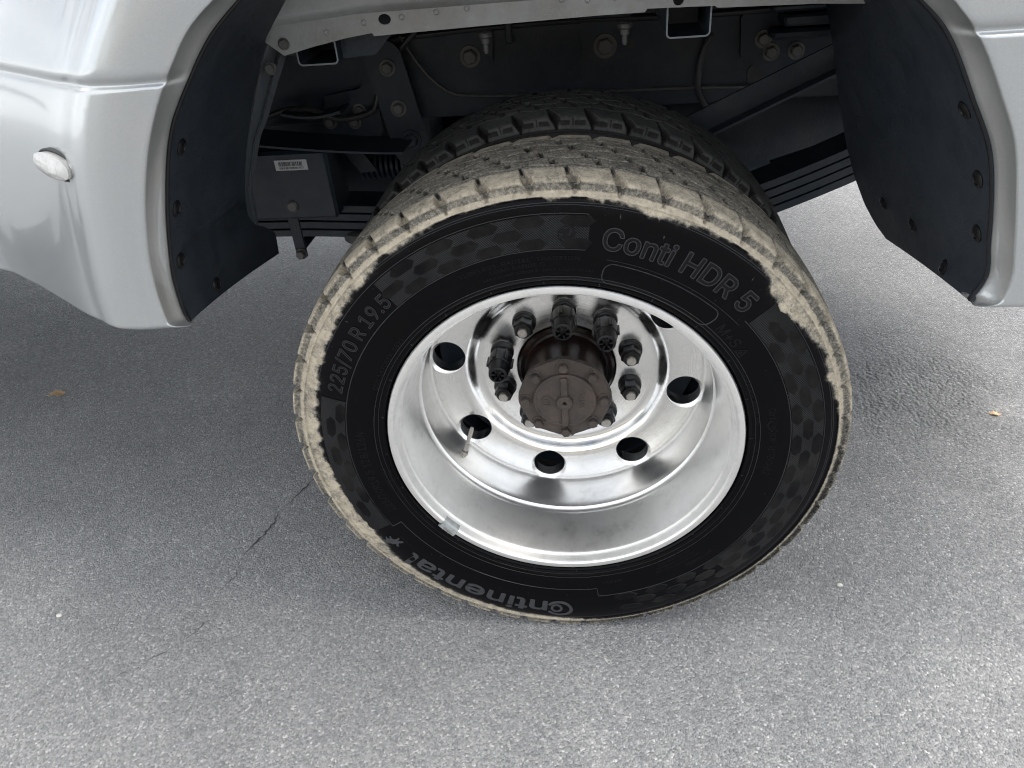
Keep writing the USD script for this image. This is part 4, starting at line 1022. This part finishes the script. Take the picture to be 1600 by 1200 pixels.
# ------------------------------------------------------------------ small things on the ground
def leaf_thing(name, x, y, L, Wd, rot, matn, label, curl=.35):
    t = np.linspace(0, 1, 15); s = np.linspace(-1, 1, 7)
    T, S = np.meshgrid(t, s, indexing='ij')
    w = Wd * np.sin(np.clip(T, .02, .98) * PI) ** .8 * (1 + .25 * np.sin(T * 21))
    X = (T - .5) * L; Yv = S * w / 2; Z = .002 + curl * L * .28 * (S ** 2) + .12 * L * np.sin(T * 4.0) ** 2
    c, q = math.cos(rot), math.sin(rot)
    P = np.stack([c * X - q * Yv, q * X + c * Yv, Z], -1)
    o = xform('/World/' + name, (x, y, 0))
    put(o, 'blade', sheet(P, .0006), matn, smooth=40)
    put(o, 'stalk', tube([(c * (-.5 * L) * k, q * (-.5 * L) * k, .0035) for k in (.7, 1.0, 1.35)], .0009, 5), matn, smooth=True)
    tag(o, label=label, category='leaf')
leaf_thing('fallen_leaf', -1.444, .711, .046, .026, .15, 'dry_leaf', 'curled dry brown leaf on the asphalt at the far left below the front flare')
leaf_thing('fallen_leaf', .956, .594, .024, .013, -.1, 'pale_leaf', 'tiny flat tan leaf on the asphalt at the right below the rear flare', .1)
def pebble(x, y, r, label, seed):
    s = trimesh.creation.icosphere(2, r); v = s.vertices * [1.2, .8, .6]; v = v * (1 + .35 * (meshkit.noise(v / r * 1.6 + seed * 7, seed) - .5))[:, None]
    o = put(None, 'pebble', (v + [x, y, r * .42], s.faces), 'pale_pebble', smooth=True)
    tag(o, label=label, category='pebble')
pebble(.481, .0886, .0045, 'pale pebble lying on the asphalt below right of the tyre', 2)
pebble(-.97, -.02, .0050, 'pale pebble lying on the asphalt at the lower left edge of the view', 5)

# ------------------------------------------------------------------ unseen building across the lot, added for paint and wheel to mirror
mat('tan_render', {'tc': ('texture_coordinate', {}), 'n': ('noise_texture', {'scale': 1.2, 'detail': 8.0, 'roughness': 0.6}), 'ra': ('rgb_ramp', {'ramp': [(0.3, (0.40, 0.34, 0.26)), (0.7, (0.50, 0.43, 0.33))]}),
    'p': ('principled_bsdf', {'roughness': 0.8})}, [('tc.object', 'n.vector'), ('n.fac', 'ra.fac'), ('ra.color', 'p.base_color')])
bld = xform('/World/reflection_building', (-2.0, -15.0, 0))
tag(bld, label='unseen low tan rendered building added behind the camera for reflections, with white trim and dark windows', category='building')
put(bld, 'wall', box(-13, 13, -6, 0, 0, 4.2), 'tan_render', smooth=False)
put(bld, 'roof_trim', rbox(-13.2, 13.2, -6.2, .18, 4.2, 4.75, .03), 'white_label', smooth=False)
for k in range(6):
    x_ = -11 + 4.2 * k
    w_ = put(bld, 'window', box(x_, x_ + 2.2, .003, .05, 1.0, 2.6), 'white_label', smooth=False)
    put(w_, 'pane', box(x_ + .08, x_ + 2.12, .053, .06, 1.08, 2.52), 'window_glass', smooth=False)
put(bld, 'door', box(11.2, 12.3, .003, .06, 0, 2.2), 'white_label', smooth=False)
